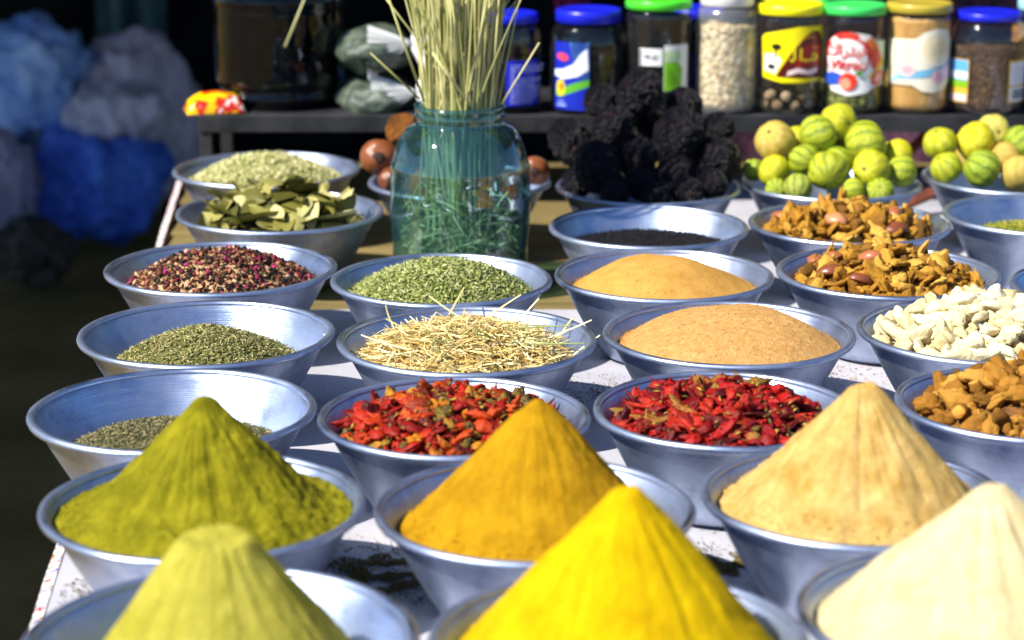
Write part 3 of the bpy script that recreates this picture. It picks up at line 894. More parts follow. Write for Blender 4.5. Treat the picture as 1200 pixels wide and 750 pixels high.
# ochre root chips with some smooth shells
MN = m_rand('ochre_chip', [(0, D(84, 54, 10)), (.3, D(136, 92, 20)), (.65, D(168, 120, 32)), (1, D(196, 154, 68))], .75, .25, 90, .25, .9, 170, .003)
MSH = m_rand('smooth_shell', [(0, D(110, 56, 34)), (.5, D(156, 92, 58)), (1, D(186, 122, 82))], .35, .5, 40, .2, .15, 120)
chips = []
for i in range(9):
    me = blob('root_chip', 500 + i, (.0145 * random.uniform(.7, 1.3), .0105 * random.uniform(.7, 1.2), .0050 * random.uniform(.6, 1.4)), .40, 1.6, 3, 0, 0, .26, bend=random.uniform(-.4, .4), crease=.30); me.materials.append(MN); chips.append(me)
shells = []
for i in range(3):
    me = blob('smooth_shell', 520 + i, (.020, .014, .012), .18, 1.2, 3, 0, 0, .04, flat=-.1); me.materials.append(MSH); shells.append(me)
for key, seed, lab, grp, lab2, n1 in (('nut', 95, 'ochre dried root chip in the bowl beside the white ginger', 'root chips beside the ginger', 'smooth pinkish-brown shell among the ochre chips beside the white ginger', 160),
                            ('nut2', 97, 'ochre dried root chip in the bowl in front of the striped fruit', 'root chips in front of the striped fruit', 'smooth pinkish-brown shell among the ochre chips in front of the striped fruit', 140)):
    fn = dome(.087, .046, seed, flatten=2)
    mcn = m_noise('chip_core_' + key, D(70, 42, 10), D(130, 84, 22), 100, .9, .8, 200)
    core_heap(key, .087, fn, chips, mcn, [MN], 200, 'chip_underlayer', 'small ochre fragments packed beneath the chips ' + ('beside the ginger' if key == 'nut' else 'in front of the striped fruit'), 'root chips', seed, (.5, .8))
    pieces(key, .087, fn, n1, chips, None, 'root_chip', lab, 'root chip', grp, .005, seed + 1, .93, .7, (.8, 1.55))
    bx, by, _ = BOWLS[key]
    rr = random.Random(seed)
    for (x, y) in (((-.085, -.035), (-.075, .02), (-.05, -.075), (-.095, .05), (-.03, -.02)) if key == 'nut' else ((-.03, -.06), (.06, -.07), (-.1, .02), (.07, .0))):
        u = math.hypot(x, y) / .14
        z = .087 + float(fn(np.array([x]), np.array([y]), np.array([u]), np.array([0.]))[0])
        o = link('smooth_shell', shells[rr.randrange(3)], MSH); o.location = (bx + x, by + y, BZ + z + .011)
        o.rotation_euler = (rr.uniform(.1, .5), rr.uniform(-.4, .1), rr.uniform(0, 6)); sc = rr.uniform(.7, 1.1); o.scale = (sc, sc, sc)
        tag(o, lab2, 'shell', 'smooth shells among ' + grp)

# bay leaves
def leaf_mesh(seed, L, W, curl, fold):
    n = 8; V = []; F = []
    for i in range(n + 1):
        u = i / n; w = W * (math.sin(PI * u ** .85) ** .8) * .5 + .0003
        x = (u - .5) * L; zc = curl * L * (4 * (u - .5) ** 2 - .5)
        for k, q in enumerate((-1, -.5, 0, .5, 1)):
            V.append((x, q * w, zc + fold * W * (abs(q) ** 1.3) + .0015 * noise.noise(Vector((u * 5, q * 2, seed)))))
    for i in range(n):
        for k in range(4):
            a = i * 5 + k; F.append((a, a + 5, a + 6, a + 1))
    return mesh('bay_leaf', V, F)
MB = m_rand('bay_leaf_skin', [(0, D(70, 68, 18)), (.35, D(104, 100, 36)), (.6, D(140, 134, 66)), (.85, D(160, 154, 92)), (1, D(184, 178, 120))], .5, .4, 50, .08, .3, 90)
lms = []
for i in range(8):
    me = leaf_mesh(i, random.uniform(.065, .088), random.uniform(.026, .034), random.uniform(-.22, .22), random.uniform(-.2, .25)); me.materials.append(MB); lms.append(me)
fb = dome(.085, .042, 101)
mcb = m_noise('leaf_litter', D(60, 58, 20), D(110, 104, 50), 60, .9, .8, 150)
core_heap('bay', .085, fb, lms, mcb, [MB], 90, 'leaf_underlayer', 'broken bay leaves packed beneath the whole ones', 'leaf pieces', 101, (.5, .8), .004)
pieces('bay', .085, fb, 85, lms, None, 'bay_leaf', 'dry olive-green bay leaf lying in the leaf bowl', 'bay leaf', 'bay leaves', .011, 102, .72, .30, (.9, 1.25))

# ------------------------------------------------------------------ fruit and lumps
def settle(sph, key, it=200):
    """sph: [[x,y,z,r]] -> pushed apart (mostly along depth) and kept inside the bowl"""
    bx, by, R = BOWLS[key]; s = R / .16
    P = [list(q) for q in sph]
    for _ in range(it):
        for i in range(len(P)):
            for j in range(i):
                d = [P[i][k] - P[j][k] for k in range(3)]
                l = math.sqrt(sum(q * q for q in d)) + 1e-9
                ov = (P[i][3] + P[j][3]) * .985 - l
                if ov > 0:
                    if abs(d[1]) < .004: d[1] = .006 * (1 if P[i][1] >= P[j][1] else -1)
                    w = (.35, 1.0, .25)
                    for k in range(3):
                        m = .5 * ov * d[k] / l * w[k]
                        P[i][k] += m; P[j][k] -= m
        for q in P:
            zr = q[2] - BZ
            lim = r_in(min(max(zr, .01), BH)) * s - q[3] * .80
            dx, dy = q[0] - bx, q[1] - by
            r = math.hypot(dx, dy)
            if zr < BH + .02 and r > lim > 0:
                q[0] = bx + dx / r * lim; q[1] = by + dy / r * lim
            q[2] = max(q[2], BZ + .006 + q[3])
    return P

def m_fruit(name):
    m, t, b = nt(name)
    tc = N(t, 'ShaderNodeTexCoord'); sp = N(t, 'ShaderNodeSeparateXYZ'); t.links.new(tc.outputs['Object'], sp.inputs[0])
    at2 = N(t, 'ShaderNodeMath', operation='ARCTAN2'); t.links.new(sp.outputs[1], at2.inputs[0]); t.links.new(sp.outputs[0], at2.inputs[1])
    n = noise_tex(t, 2.6, 6, .7)
    mm = N(t, 'ShaderNodeMath', operation='MULTIPLY_ADD'); mm.inputs[1].default_value = 10; t.links.new(at2.outputs[0], mm.inputs[0])
    n4 = N(t, 'ShaderNodeMath', operation='MULTIPLY'); n4.inputs[1].default_value = 9.0; t.links.new(n.outputs['Fac'], n4.inputs[0])
    t.links.new(n4.outputs[0], mm.inputs[2])
    sn = N(t, 'ShaderNodeMath', operation='SINE'); t.links.new(mm.outputs[0], sn.inputs[0])
    oi = N(t, 'ShaderNodeObjectInfo')
    r = ramp(t, [(.25, (0, 0, 0, 1)), (.95, (.8, .8, .8, 1))])
    t.links.new(sn.outputs[0], r.inputs[0])
    ra = ramp(t, [(0, D(204, 192, 14)), (.35, D(190, 188, 22)), (.65, D(150, 168, 34)), (.88, D(160, 170, 60)), (.9, D(206, 190, 84)), (1, D(190, 160, 70))]); t.links.new(oi.outputs['Random'], ra.inputs[0])
    rb = ramp(t, [(0, D(188, 176, 10)), (.3, D(166, 168, 14)), (.55, D(84, 112, 14)), (.88, D(66, 96, 16)), (.9, D(190, 176, 66)), (1, D(170, 140, 56))]); t.links.new(oi.outputs['Random'], rb.inputs[0])
    mx = N(t, 'ShaderNodeMix', data_type='RGBA'); t.links.new(r.outputs[0], mx.inputs[0]); t.links.new(ra.outputs[0], mx.inputs[6]); t.links.new(rb.outputs[0], mx.inputs[7])
    t.links.new(mx.outputs[2], b.inputs['Base Color']); b.inputs['Roughness'].default_value = .45
    n5 = noise_tex(t, 7, 6, .65); bump(t, b, n5.outputs['Fac'], .35, .05)
    return m
MF = m_fruit('striped_rind')
MST = m_plain('stem_scar', D(84, 72, 30), .8)
def fruit_mesh(seed):
    bm = bmesh.new(); bmesh.ops.create_uvsphere(bm, u_segments=32, v_segments=20, radius=1)
    for v in bm.verts:
        d = v.co.normalized(); k = 1 + .08 * noise.noise(d * 1.2 + Vector((seed * 5, 0, 0))) + .012 * math.cos(10 * math.atan2(d.y, d.x)) * (1 - d.z * d.z)
        k -= .10 * math.exp(22 * (d.z - 1)); k -= .04 * math.exp(20 * (-d.z - 1))
        v.co = d * k; v.co.z *= .93
    me = from_bm('rind', bm); me.materials.append(MF); return me
fms = [fruit_mesh(i) for i in range(6)]
bm = bmesh.new(); bmesh.ops.create_cone(bm, cap_ends=True, segments=10, radius1=.13, radius2=.08, depth=.08)
STEM = from_bm('stem_scar', bm); STEM.materials.append(MST)

def fruit_bowl(key, spots, lab, grp, seed, special={}):
    rr = random.Random(seed); by = BOWLS[key][1]
    sph = []
    for (px, py, rp, dy) in spots:
        p = at(px, py, by + dy); dep = p.y * math.cos(PITCH) + (CAM_Z - p.z) * math.sin(PITCH)
        sph.append([p.x, p.y, p.z, rp * 1.07 * dep / F_PX])
    for li, (x, y, z, r) in enumerate(settle(sph, key)):
        e = empty('striped_fruit', (x, y, z)); e.rotation_euler = Euler((rr.uniform(-2, 2), rr.uniform(-1.5, 1.5), rr.uniform(0, 6)))
        e.scale = (r, r, r)
        link('rind', fms[rr.randrange(6)], MF, e); s = link('stem_scar', STEM, MST, e); s.location = (0, 0, .83)
        tag(e, special.get(li, lab), 'fruit', grp)
fruit_bowl('lime', [(910, 171, 23, -.01), (934, 164, 16, .06), (962, 160, 22, .0), (983, 148, 21, .04), (1013, 171, 25, -.01), (943, 190, 18, -.05), (988, 192, 19, -.05), (963, 206, 22, -.09), (1024, 206, 21, -.085), (1051, 181, 17, .02), (1057, 201, 18, -.04), (908, 206, 18, -.06), (886, 200, 13, -.01), (992, 218, 14, -.1), (950, 172, 18, .09), (985, 178, 20, .07), (1040, 185, 18, .07), (930, 217, 16, -.11), (1044, 217, 16, -.10), (896, 214, 13, -.07)],
           'yellow-green striped round fruit in the bowl beside the black lumps', 'striped fruit beside the black lumps', 5, {3: 'topmost striped fruit of the bowl beside the black lumps', 0: 'large upper fruit on the side nearest the black lumps'})
fruit_bowl('lime2', [(1108, 168, 19, .0), (1140, 167, 22, .0), (1165, 157, 20, .05), (1115, 197, 18, -.06), (1148, 197, 21, -.07), (1176, 182, 17, -.02), (1192, 203, 21, -.08), (1199, 166, 20, .02), (1225, 190, 20, -.05), (1225, 160, 20, .03), (1180, 175, 20, .09), (1140, 185, 20, .08)],
           'yellow-green round fruit in the bowl farther from the black lumps', 'striped fruit farther from the black lumps', 9, {2: 'topmost fruit of the bowl farther from the black lumps'})

def m_lump():
    m, t, b = nt('black_wrinkled_skin')
    n = noise_tex(t, 3.2, 5, .65); r = ramp(t, [(.35, (.002, .002, .006, 1)), (.52, (.005, .005, .013, 1)), (.60, (.012, .009, .018, 1)), (.66, (.09, .03, .025, 1)), (.8, (.15, .07, .04, 1))])
    t.links.new(n.outputs['Fac'], r.inputs[0]); t.links.new(r.outputs[0], b.inputs['Base Color']); b.inputs['Roughness'].default_value = .42
    n2 = noise_tex(t, 6.5, 7, .72); b.inputs['Specular IOR Level'].default_value = .4; bump(t, b, n2.outputs['Fac'], .8, .12)
    return m
ML = m_lump(); lmesh = []
for i in range(5):
    me = blob('black_lump', 600 + i, (1, .97, .95), .13, 1.4, 5, 0, .10, .11, crease=.07); me.materials.append(ML); lmesh.append(me)
def lumps():
    by = BOWLS['lumps'][1]; rr = random.Random(3); sph = []
    for (px, py, rp, dy) in [(748, 110, 27, .04), (709, 119, 22, .06), (721, 152, 26, -.02), (668, 167, 27, .0), (795, 157, 29, -.02), (798, 126, 24, .07), (842, 150, 19, .07), (840, 192, 29, -.03), (700, 197, 28, -.07), (754, 187, 22, -.06), (792, 213, 25, -.10), (742, 219, 19, -.11), (762, 150, 22, .06), (745, 185, 26, .05), (810, 190, 26, .06), (690, 185, 26, .07), (678, 212, 20, -.02), (716, 224, 18, -.12), (768, 226, 18, -.12), (846, 216, 19, -.08), (815, 222, 18, -.11)]:
        p = at(px, py, by + dy); dep = p.y * math.cos(PITCH) + (CAM_Z - p.z) * math.sin(PITCH)
        sph.append([p.x, p.y, p.z, rp * 1.02 * dep / F_PX])
    special = {0: 'topmost black wrinkled lump of the heap', 3: 'black wrinkled lump at the side of the heap nearest the brown palm fruit', 7: 'black wrinkled lump at the side of the heap nearest the striped fruit', 10: 'black wrinkled lump resting low against the rim above the black seeds'}
    for li, (x, y, z, r) in enumerate(settle(sph, 'lumps')):
        o = link('black_lump', lmesh[rr.randrange(5)], ML); o.location = (x, y, z); o.scale = (r * rr.uniform(.95, 1.12), r * rr.uniform(.9, 1.05), r * rr.uniform(.86, 1.05)); o.rotation_euler = (rr.uniform(0, 6), rr.uniform(0, 6), rr.uniform(0, 6))
        tag(o, special.get(li, 'black wrinkled fist-sized lump inside the heaped bowl'), 'dried lump', 'black wrinkled lumps')
lumps()

MD = m_rand('palm_fruit_skin', [(0, D(92, 48, 24)), (.5, D(126, 70, 38)), (1, D(150, 88, 50))], .3, .5, 3, .2, .15, 8, .03)
MDO = m_noise('orange_rind', D(150, 78, 10), D(222, 140, 24), 4, .55, 1.0, 9, .08)
MDK = m_plain('dark_dimple', D(46, 26, 16), .8)
def palm_fruit():
    by = BOWLS['doum'][1]; sph = []
    L = [(444, 184, 22, -.02, 0), (472, 152, 20, .03, 1), (632, 200, 18, .0, 0), (458, 211, 15, -.06, 0), (520, 195, 22, .02, 0), (570, 195, 22, .03, 0), (500, 215, 20, -.08, 0), (600, 215, 18, -.06, 0), (492, 180, 20, .07, 0)]
    for (px, py, rp, dy, o) in L:
        p = at(px, py, by + dy); dep = p.y * math.cos(PITCH) + (CAM_Z - p.z) * math.sin(PITCH)
        sph.append([p.x, p.y, p.z, rp * dep / F_PX])
    for i, (x, y, z, r) in enumerate(settle(sph, 'doum')):
        orange = L[i][4]
        e = empty('palm_fruit' if not orange else 'orange_fruit', (x, y, z)); e.scale = (r, r, r)
        me = blob('rind', 650 + i, (1, .92, .95), .12 if not orange else .2, 1.3, 4, 0, 0, .02 if not orange else .1)
        link('rind', me, MDO if orange else MD, e)
        if not orange:
            bm = bmesh.new(); bmesh.ops.create_icosphere(bm, subdivisions=2, radius=.34)
            for v in bm.verts: v.co.z *= .25
            d = link('dimple', from_bm('dimple', bm), MDK, e); d.location = (.05, -.90, .12); d.rotation_euler = (1.45, 0, 0)
            tag(e, 'glossy brown palm fruit in the bowl behind the glass jar', 'palm fruit', 'brown palm fruit')
        else:
            tag(e, 'pitted orange rind piece lying on the brown palm fruit', 'orange rind')
palm_fruit()

# ------------------------------------------------------------------ shelf
SY = 4.03
SHZ = at(600, 136, SY).z
def make_shelf():
    t = empty('metal_shelf', (.3, 4.2, TZ)); tag(t, 'low rusty dark metal shelf behind the bowls, carrying the jars', 'shelf')
    inv = Matrix.Translation(-t.location)
    m = m_noise('dark_worn_steel', (.012, .013, .016, 1), (.04, .04, .044, 1), 14, .6, .4, 90, .002, metal=.35)
    x0, x1 = at(232, 145, SY).x, 1.75
    def part(name, lo, hi):
        bm = bmesh.new(); box_bm(bm, lo, hi); bmesh.ops.bevel(bm, geom=bm.edges[:], offset=.0015, segments=1, affect='EDGES')
        o = link(name, from_bm(name, bm, False), m); o.parent = t; o.matrix_parent_inverse = inv
    part('shelf_board', (x0 + .004, SY + .0045, SHZ - .006), (x1, 4.36, SHZ))
    part('front_rail', (x0, SY, SHZ - .031), (x1, SY + .004, SHZ + .0015))
    part('back_rail', (x0, 4.362, SHZ - .031), (x1, 4.366, SHZ + .0015))
    for x in (x0, .55, 1.72):
        for y in (SY + .0045, 4.33):
            part('leg', (x + .001, y, TZ + .001), (x + .024, y + .024, SHZ - .0065))
make_shelf()

# ------------------------------------------------------------------ printed labels wrapped on jars
def wrap_shapes(name, shapes, r, z0, th0, parent, ox=0, oy=0):
    """shapes: [(kind, data, material)] in label space (metres, x right / y up), wrapped on a cylinder of radius r around angle th0.
    Later shapes lie a little prouder. One mesh, one material slot per shape colour."""
    V, F, MI, mats = [], [], [], []
    for li, (poly, mat) in enumerate(shapes):
        if mat not in mats: mats.append(mat)
        mi = mats.index(mat)
        bm = bmesh.new()
        if isinstance(poly, bpy.types.Mesh): bm.from_mesh(poly)
        else:
            vs_ = [bm.verts.new((x, y, 0)) for x, y in poly]
            bm.faces.new(vs_); bmesh.ops.triangulate(bm, faces=bm.faces[:])
        xs = [v.co.x for v in bm.verts]
        x = math.floor(min(xs) / .004) * .004
        while x < max(xs):
            bmesh.ops.bisect_plane(bm, geom=bm.verts[:] + bm.edges[:] + bm.faces[:], plane_co=(x, 0, 0), plane_no=(1, 0, 0), dist=1e-6)
            x += .004
        i0 = len(V); bm.verts.index_update()
        rr = r + .0005 + li * .00018
        for v in bm.verts:
            th = th0 + (v.co.x + ox) / r
            V.append((rr * math.cos(th), rr * math.sin(th), z0 + v.co.y + oy))
        for f in bm.faces:
            F.append([i0 + v.index for v in f.verts]); MI.append(mi)
        bm.free()
    me = mesh(name, V, F, False)
    for m in mats: me.materials.append(m)
    me.polygons.foreach_set('material_index', MI)
    o = bpy.data.objects.new(name, me); COL.objects.link(o); o.parent = parent
    return o

def rect(x0, y0, x1, y1): return [(x0, y0), (x1, y0), (x1, y1), (x0, y1)]
def ell(cx, cy, a, b, n=28, rot=0):
    return [(cx + a * math.cos(t) * math.cos(rot) - b * math.sin(t) * math.sin(rot), cy + a * math.cos(t) * math.sin(rot) + b * math.sin(t) * math.cos(rot)) for t in [2 * PI * i / n for i in range(n)]]
def stroke(pts, w):
    """open polyline with width -> polygon"""
    L, Rr = [], []
    for i, p in enumerate(pts):
        a = pts[max(i - 1, 0)]; b = pts[min(i + 1, len(pts) - 1)]
        d = Vector((b[0] - a[0], b[1] - a[1])).normalized(); n = Vector((-d.y, d.x)) * w / 2
        L.append((p[0] + n.x, p[1] + n.y)); Rr.append((p[0] - n.x, p[1] - n.y))
    return L + Rr[::-1]
def text_mesh(s, size, cx=0, cy=0, shear=0, bold=0):
    cu = bpy.data.curves.new('lettering', 'FONT'); cu.body = s; cu.size = size; cu.align_x = 'CENTER'; cu.shear = shear; cu.offset = bold
    cu.resolution_u = 3
    o = bpy.data.objects.new('lettering', cu); COL.objects.link(o)
    dg = bpy.context.evaluated_depsgraph_get(); dg.update()
    me = bpy.data.meshes.new_from_object(o.evaluated_get(dg))
    bpy.data.objects.remove(o); bpy.data.curves.remove(cu)
    for v in me.vertices: v.co.x += cx; v.co.y += cy
    return me

_pm = {}
def ink(r, g, b, rough=.35):
    k = (r, g, b)
    if k not in _pm: _pm[k] = m_plain('ink_%02x%02x%02x' % k, srgb(r, g, b), rough)
    return _pm[k]

# ------------------------------------------------------------------ jars
CLEAR = m_glass('clear_glass', (.93, .95, .95, 1), .04, .3, haze=.005)
DARKGL = m_glass('dark_bottle_glass', (.36, .48, .56, 1), .03, .35, haze=.0, refl=.03)
GREENGL = m_glass('green_glass', (.44, .67, .68, 1), .03, .4, haze=.05, refl=.11, hc=(.10, .36, .38, 1))
PLAST = m_glass('cloudy_plastic', (.90, .90, .88, 1), .2, .3, haze=.12)
def m_lid(name, c):
    return m_noise(name, c, tuple(min(1, q * 1.15) for q in c[:3]) + (1,), 30, .32, .05, 100)
LIDS = {k: m_lid('lid_' + k, srgb(*c)) for k, c in {'blue': (20, 30, 190), 'green': (70, 200, 40), 'mint': (60, 200, 90), 'yellow': (240, 225, 10), 'gold': (170, 150, 50), 'white': (225, 222, 215), 'sky': (150, 205, 225)}.items()}

def jar(px0, px1, base_py, top_py, dy, lid, lid_px, shoulder, glass, name, label, neck_h=.012, lid_h=None, seg=56):
    """px0..px1 body width, base on the shelf; lid_px = (x0,x1,y_top,y_bottom) of the lid"""
    Y = SY + dy
    c = at((px0 + px1) / 2, base_py, Y)
    dep = Y * math.cos(PITCH) + (CAM_Z - SHZ) * math.sin(PITCH)
    mpp = dep / F_PX
    R = (px1 - px0) / 2 * mpp
    Rl = (lid_px[1] - lid_px[0]) / 2 * mpp
    z_top = at(600, lid_px[2] + 3, Y - Rl).z - SHZ
    lh = max(.012, (lid_px[3] - lid_px[2] - 3) * mpp)
    zl = z_top - lh
    e = empty(name, (c.x, Y, SHZ + .0012)); tag(e, label, 'jar', 'jars on the metal shelf')
    Rn = Rl * .93
    zs = zl - shoulder        # where the shoulder starts
    prof = [(.0001, .004), (R * .80, .004), (R * .86, .0), (R * .95, .002), (R * .99, .010), (R, .02), (R, zs)]
    for q in np.linspace(0, 1, 9)[1:]:
        prof.append((R + (Rn - R) * (1 - math.cos(q * PI / 2)) ** .9, zs + (zl - .004 - zs) * math.sin(q * PI / 2)))
    prof.append((Rn, zl + lh * .6))
    link('glass', lathe('glass', prof, seg), glass, e)
    lp = [(Rl * .97, zl), (Rl, zl + .0015), (Rl, zl + lh * .75), (Rl * .97, zl + lh * .95), (Rl * .9, zl + lh), (Rl * .84, zl + lh * .9), (.0001, zl + lh * .9)]
    V = lathe('lid', lp, 72)
    for v in V.vertices:      # knurled lid edge
        r = math.hypot(v.co.x, v.co.y)
        if r > Rl * .985:
            k = 1 + .006 * math.cos(36 * math.atan2(v.co.y, v.co.x)); v.co.x *= k; v.co.y *= k
    link('lid', V, LIDS[lid], e)
    return e, R, zl, mpp, zs

def fill(e, R, z1, m, name, label, cat, neck=None, wob=.004, kind='stuff', z0=.006):
    """jar contents up to height z1"""
    n = 96; prof = [(.0001, z0), (R * .85, z0), (R * .955, z0 + .008)] + [(R * .955, z) for z in np.linspace(z0 + .016, z1, 20)]
    if neck: prof += neck
    prof += [(prof[-1][0] * q, prof[-1][1] + wob * .5 * (1 - q)) for q in (.8, .5, .2, .001)]
    me = lathe(name, prof, n, 0)
    for v in me.vertices:
        d = noise.noise(Vector((v.co.x, v.co.y, v.co.z)) * 160) * .0012
        r = math.hypot(v.co.x, v.co.y)
        if r > .002: v.co.x += v.co.x / r * d; v.co.y += v.co.y / r * d
        if v.co.z > z1 - .001: v.co.z += wob * noise.noise(v.co * 60)
    o = link(name, me, m); o.location = e.location
    return tag(o, label, cat, kind=kind)

FRONT = -PI / 2
def m_grain(name, stops, scale, bs=.8, spec=.4):
    m, t, b = nt(name)
    tc = N(t, 'ShaderNodeTexCoord'); v = N(t, 'ShaderNodeTexVoronoi'); v.inputs['Scale'].default_value = scale
    t.links.new(tc.outputs['Object'], v.inputs['Vector'])
    sp = N(t, 'ShaderNodeSeparateColor'); t.links.new(v.outputs['Color'], sp.inputs[0])
    r = ramp(t, stops); t.links.new(sp.outputs[0], r.inputs[0]); t.links.new(r.outputs[0], b.inputs['Base Color'])
    b.inputs['Roughness'].default_value = .7; b.inputs['Specular IOR Level'].default_value = spec
    iv = N(t, 'ShaderNodeMath', operation='MULTIPLY'); iv.inputs[1].default_value = -1; t.links.new(v.outputs['Distance'], iv.inputs[0])
    bump(t, b, iv.outputs[0], bs, .006)
    return m
BLACKG = m_grain('black_grains', [(0, D(4, 4, 7)), (.7, D(12, 12, 16)), (1, D(30, 29, 33))], 260, spec=.12)

# large dark jar on the left of the shelf
def big_jar():
    Y = SY + .155; mpp = (Y * math.cos(PITCH) + (CAM_Z - SHZ) * math.sin(PITCH)) / F_PX
    R = 75 * mpp; c = at(330, 130, Y)
    e = empty('dark_glass_jar', (c.x, Y, SHZ + .0012)); tag(e, 'large dark glass jar standing on a yellow packet at the shelf end', 'jar')
    zr = lambda py: at(330, py, Y - R).z - SHZ
    z1, z2, z3 = zr(120), zr(106), zr(6)
    prof = [(.0001, .004), (R * .82, .004), (R * .87, 0), (R * .90, .003), (R * .92, z1 - .012), (R * .97, z1 - .004), (R * .97, z1 + .003), (R * .945, z1 + .008), (R * .945, z2 - .006), (R * .99, z2), (R, z2 + .01), (R * 1.0, z3 - .03), (R * .99, z3 - .012), (R * 1.01, z3 - .004), (R * 1.01, z3 + .004), (R * .97, z3 + .012), (R * .93, z3 + .03), (R * .8, z3 + .05), (R * .66, z3 + .06), (R * .64, z3 + .07), (R * .64, z3 + .10), (R * .67, z3 + .103), (R * .67, z3 + .112), (R * .63, z3 + .112)]
    link('glass', lathe('glass', prof, 80), DARKGL, e)
    lp = [(R * .70, z3 + .098), (R * .70, z3 + .118), (R * .66, z3 + .121), (.0001, z3 + .121)]
    link('lid', lathe('lid', lp, 60), m_plain('dark_lid', (.02, .02, .025, 1), .5), e)
    md = m_noise('dark_preserve', (.0015, .002, .004, 1), (.006, .008, .012, 1), 14, .5, .6, 40, .004, spec=.06)
    o = fill(e, R * .93, z3 - .02, md, 'dark_preserve', 'near-black contents of the large jar at the shelf end', 'preserve')
big_jar()

# yellow packet
def packet():
    bm = bmesh.new()
    p = at(252, 140, SY + .045)
    n = 14; rows = []
    for i in range(n + 1):
        r = []
        for j in range(n + 1):
            u, v = i / n, j / n
            h = .036 * (math.sin(PI * u) ** .3) * (math.sin(PI * v) ** .3) + .003 * noise.noise(Vector((u * 6, v * 6, 1)))
            r.append(bm.verts.new(((u - .5) * .11, (v - .5) * .075, max(h, 0) + .002)))
        rows.append(r)
    lo = [[bm.verts.new((v.co.x, v.co.y, .0008)) for v in r] for r in rows]
    for i in range(n):
        for j in range(n):
            bm.faces.new((rows[i][j], rows[i + 1][j], rows[i + 1][j + 1], rows[i][j + 1])); bm.faces.new((lo[i][j], lo[i][j + 1], lo[i + 1][j + 1], lo[i + 1][j]))
    for i in range(n):
        for (a, b) in (((i, 0), (i + 1, 0)), ((i + 1, n), (i, n)), ((0, i + 1), (0, i)), ((n, i), (n, i + 1))):
            bm.faces.new((rows[a[0]][a[1]], lo[a[0]][a[1]], lo[b[0]][b[1]], rows[b[0]][b[1]]))
    m, t, b = nt('printed_foil')
    nn = noise_tex(t, 24, 3, .6); r = ramp(t, [(.0, D(240, 190, 0)), (.47, D(235, 160, 0)), (.5, D(210, 40, 10)), (.58, D(200, 30, 10)), (.6, D(230, 220, 210)), (.66, D(60, 90, 130))], 'CONSTANT')
    t.links.new(nn.outputs['Fac'], r.inputs[0]); t.links.new(r.outputs[0], b.inputs['Base Color']); b.inputs['Roughness'].default_value = .3
    o = link('foil_packet', from_bm('foil_packet', bm), m); o.location = (p.x, SY + .046, SHZ + .0012); o.rotation_euler.z = .25
    tag(o, 'yellow and red foil packet beside the large dark jar', 'packet')
packet()

# plastic-wrapped bundles tied with a white knot
def bundle(cx, cy, w, h, dy, kx, ky, label, seed):
    Y = SY + dy; mpp = (Y * math.cos(PITCH) + (CAM_Z - SHZ) * math.sin(PITCH)) / F_PX
    c = at(cx, cy, Y)
    e = empty('tied_plastic_bundle', c); tag(e, label, 'bundle', 'tied plastic bundles')
    dims = (w / 2 * mpp, .10, h / 2 * mpp)
    me = blob('contents', seed, dims, .14, 1.4, 4, 0, 0, .08)
    m = m_noise('wrapped_herb', (.03, .045, .03, 1), (.13, .16, .12, 1), 24, .35, .6, 70, .006)
    link('contents', me, m, e)
    k = at(kx, ky, Y - .075) - c
    # gathered film: pleats fanning from the knot
    V, F = [], []; n = 64
    fm, t, b = nt('white_film_' + str(seed))
    b.inputs['Base Color'].default_value = (.75, .76, .76, 1); b.inputs['Roughness'].default_value = .25; b.inputs['Alpha'].default_value = .6
    rings = 7
    for i in range(rings):
        u = i / (rings - 1)
        for j in range(n):
            t_ = 2 * PI * j / n
            rr = .004 + u * dims[2] * .98 * (1 + .16 * math.sin(24 * t_ + seed + 2 * math.sin(3 * t_)) * (1 - u * .4))
            V.append((k.x - u * dims[0] * .95 - .01 * u, k.y * (1 - u * .25) + math.sin(t_) * rr * .9 * (1 - .2 * u), k.z * (1 - u) + math.cos(t_) * rr))
    for i in range(rings - 1):
        for j in range(n):
            a, b2 = i * n + j, i * n + (j + 1) % n; F.append((a, b2, b2 + n, a + n))
    link('gathered_film', mesh('gathered_film', V, F, False), fm, e)
    V, F = [], []
    for i in range(5):
        u = i / 4
        for j in range(20):
            t_ = 2 * PI * j / 20; rr = (.008 + .028 * u) * (1 + .35 * math.sin(5 * t_ + seed))
            V.append((k.x + .004 + u * .030, k.y + rr * math.sin(t_), k.z - .018 * u * u + rr * 1.5 * math.cos(t_)))
    for i in range(4):
        for j in range(20):
            a, b2 = i * 20 + j, i * 20 + (j + 1) % 20; F.append((a, b2, b2 + 20, a + 20))
    wm = m_plain('white_knot_film', (.78, .77, .76, 1), .35)
    link('knot', mesh('knot', V, F), wm, e)
bundle(440, 112, 92, 54, .12, 486, 108, 'tied clear plastic bundle of grey-green herb lying on the shelf', 711)
bundle(440, 58, 88, 56, .12, 480, 50, 'upper tied clear plastic bundle, resting on another bundle', 712)

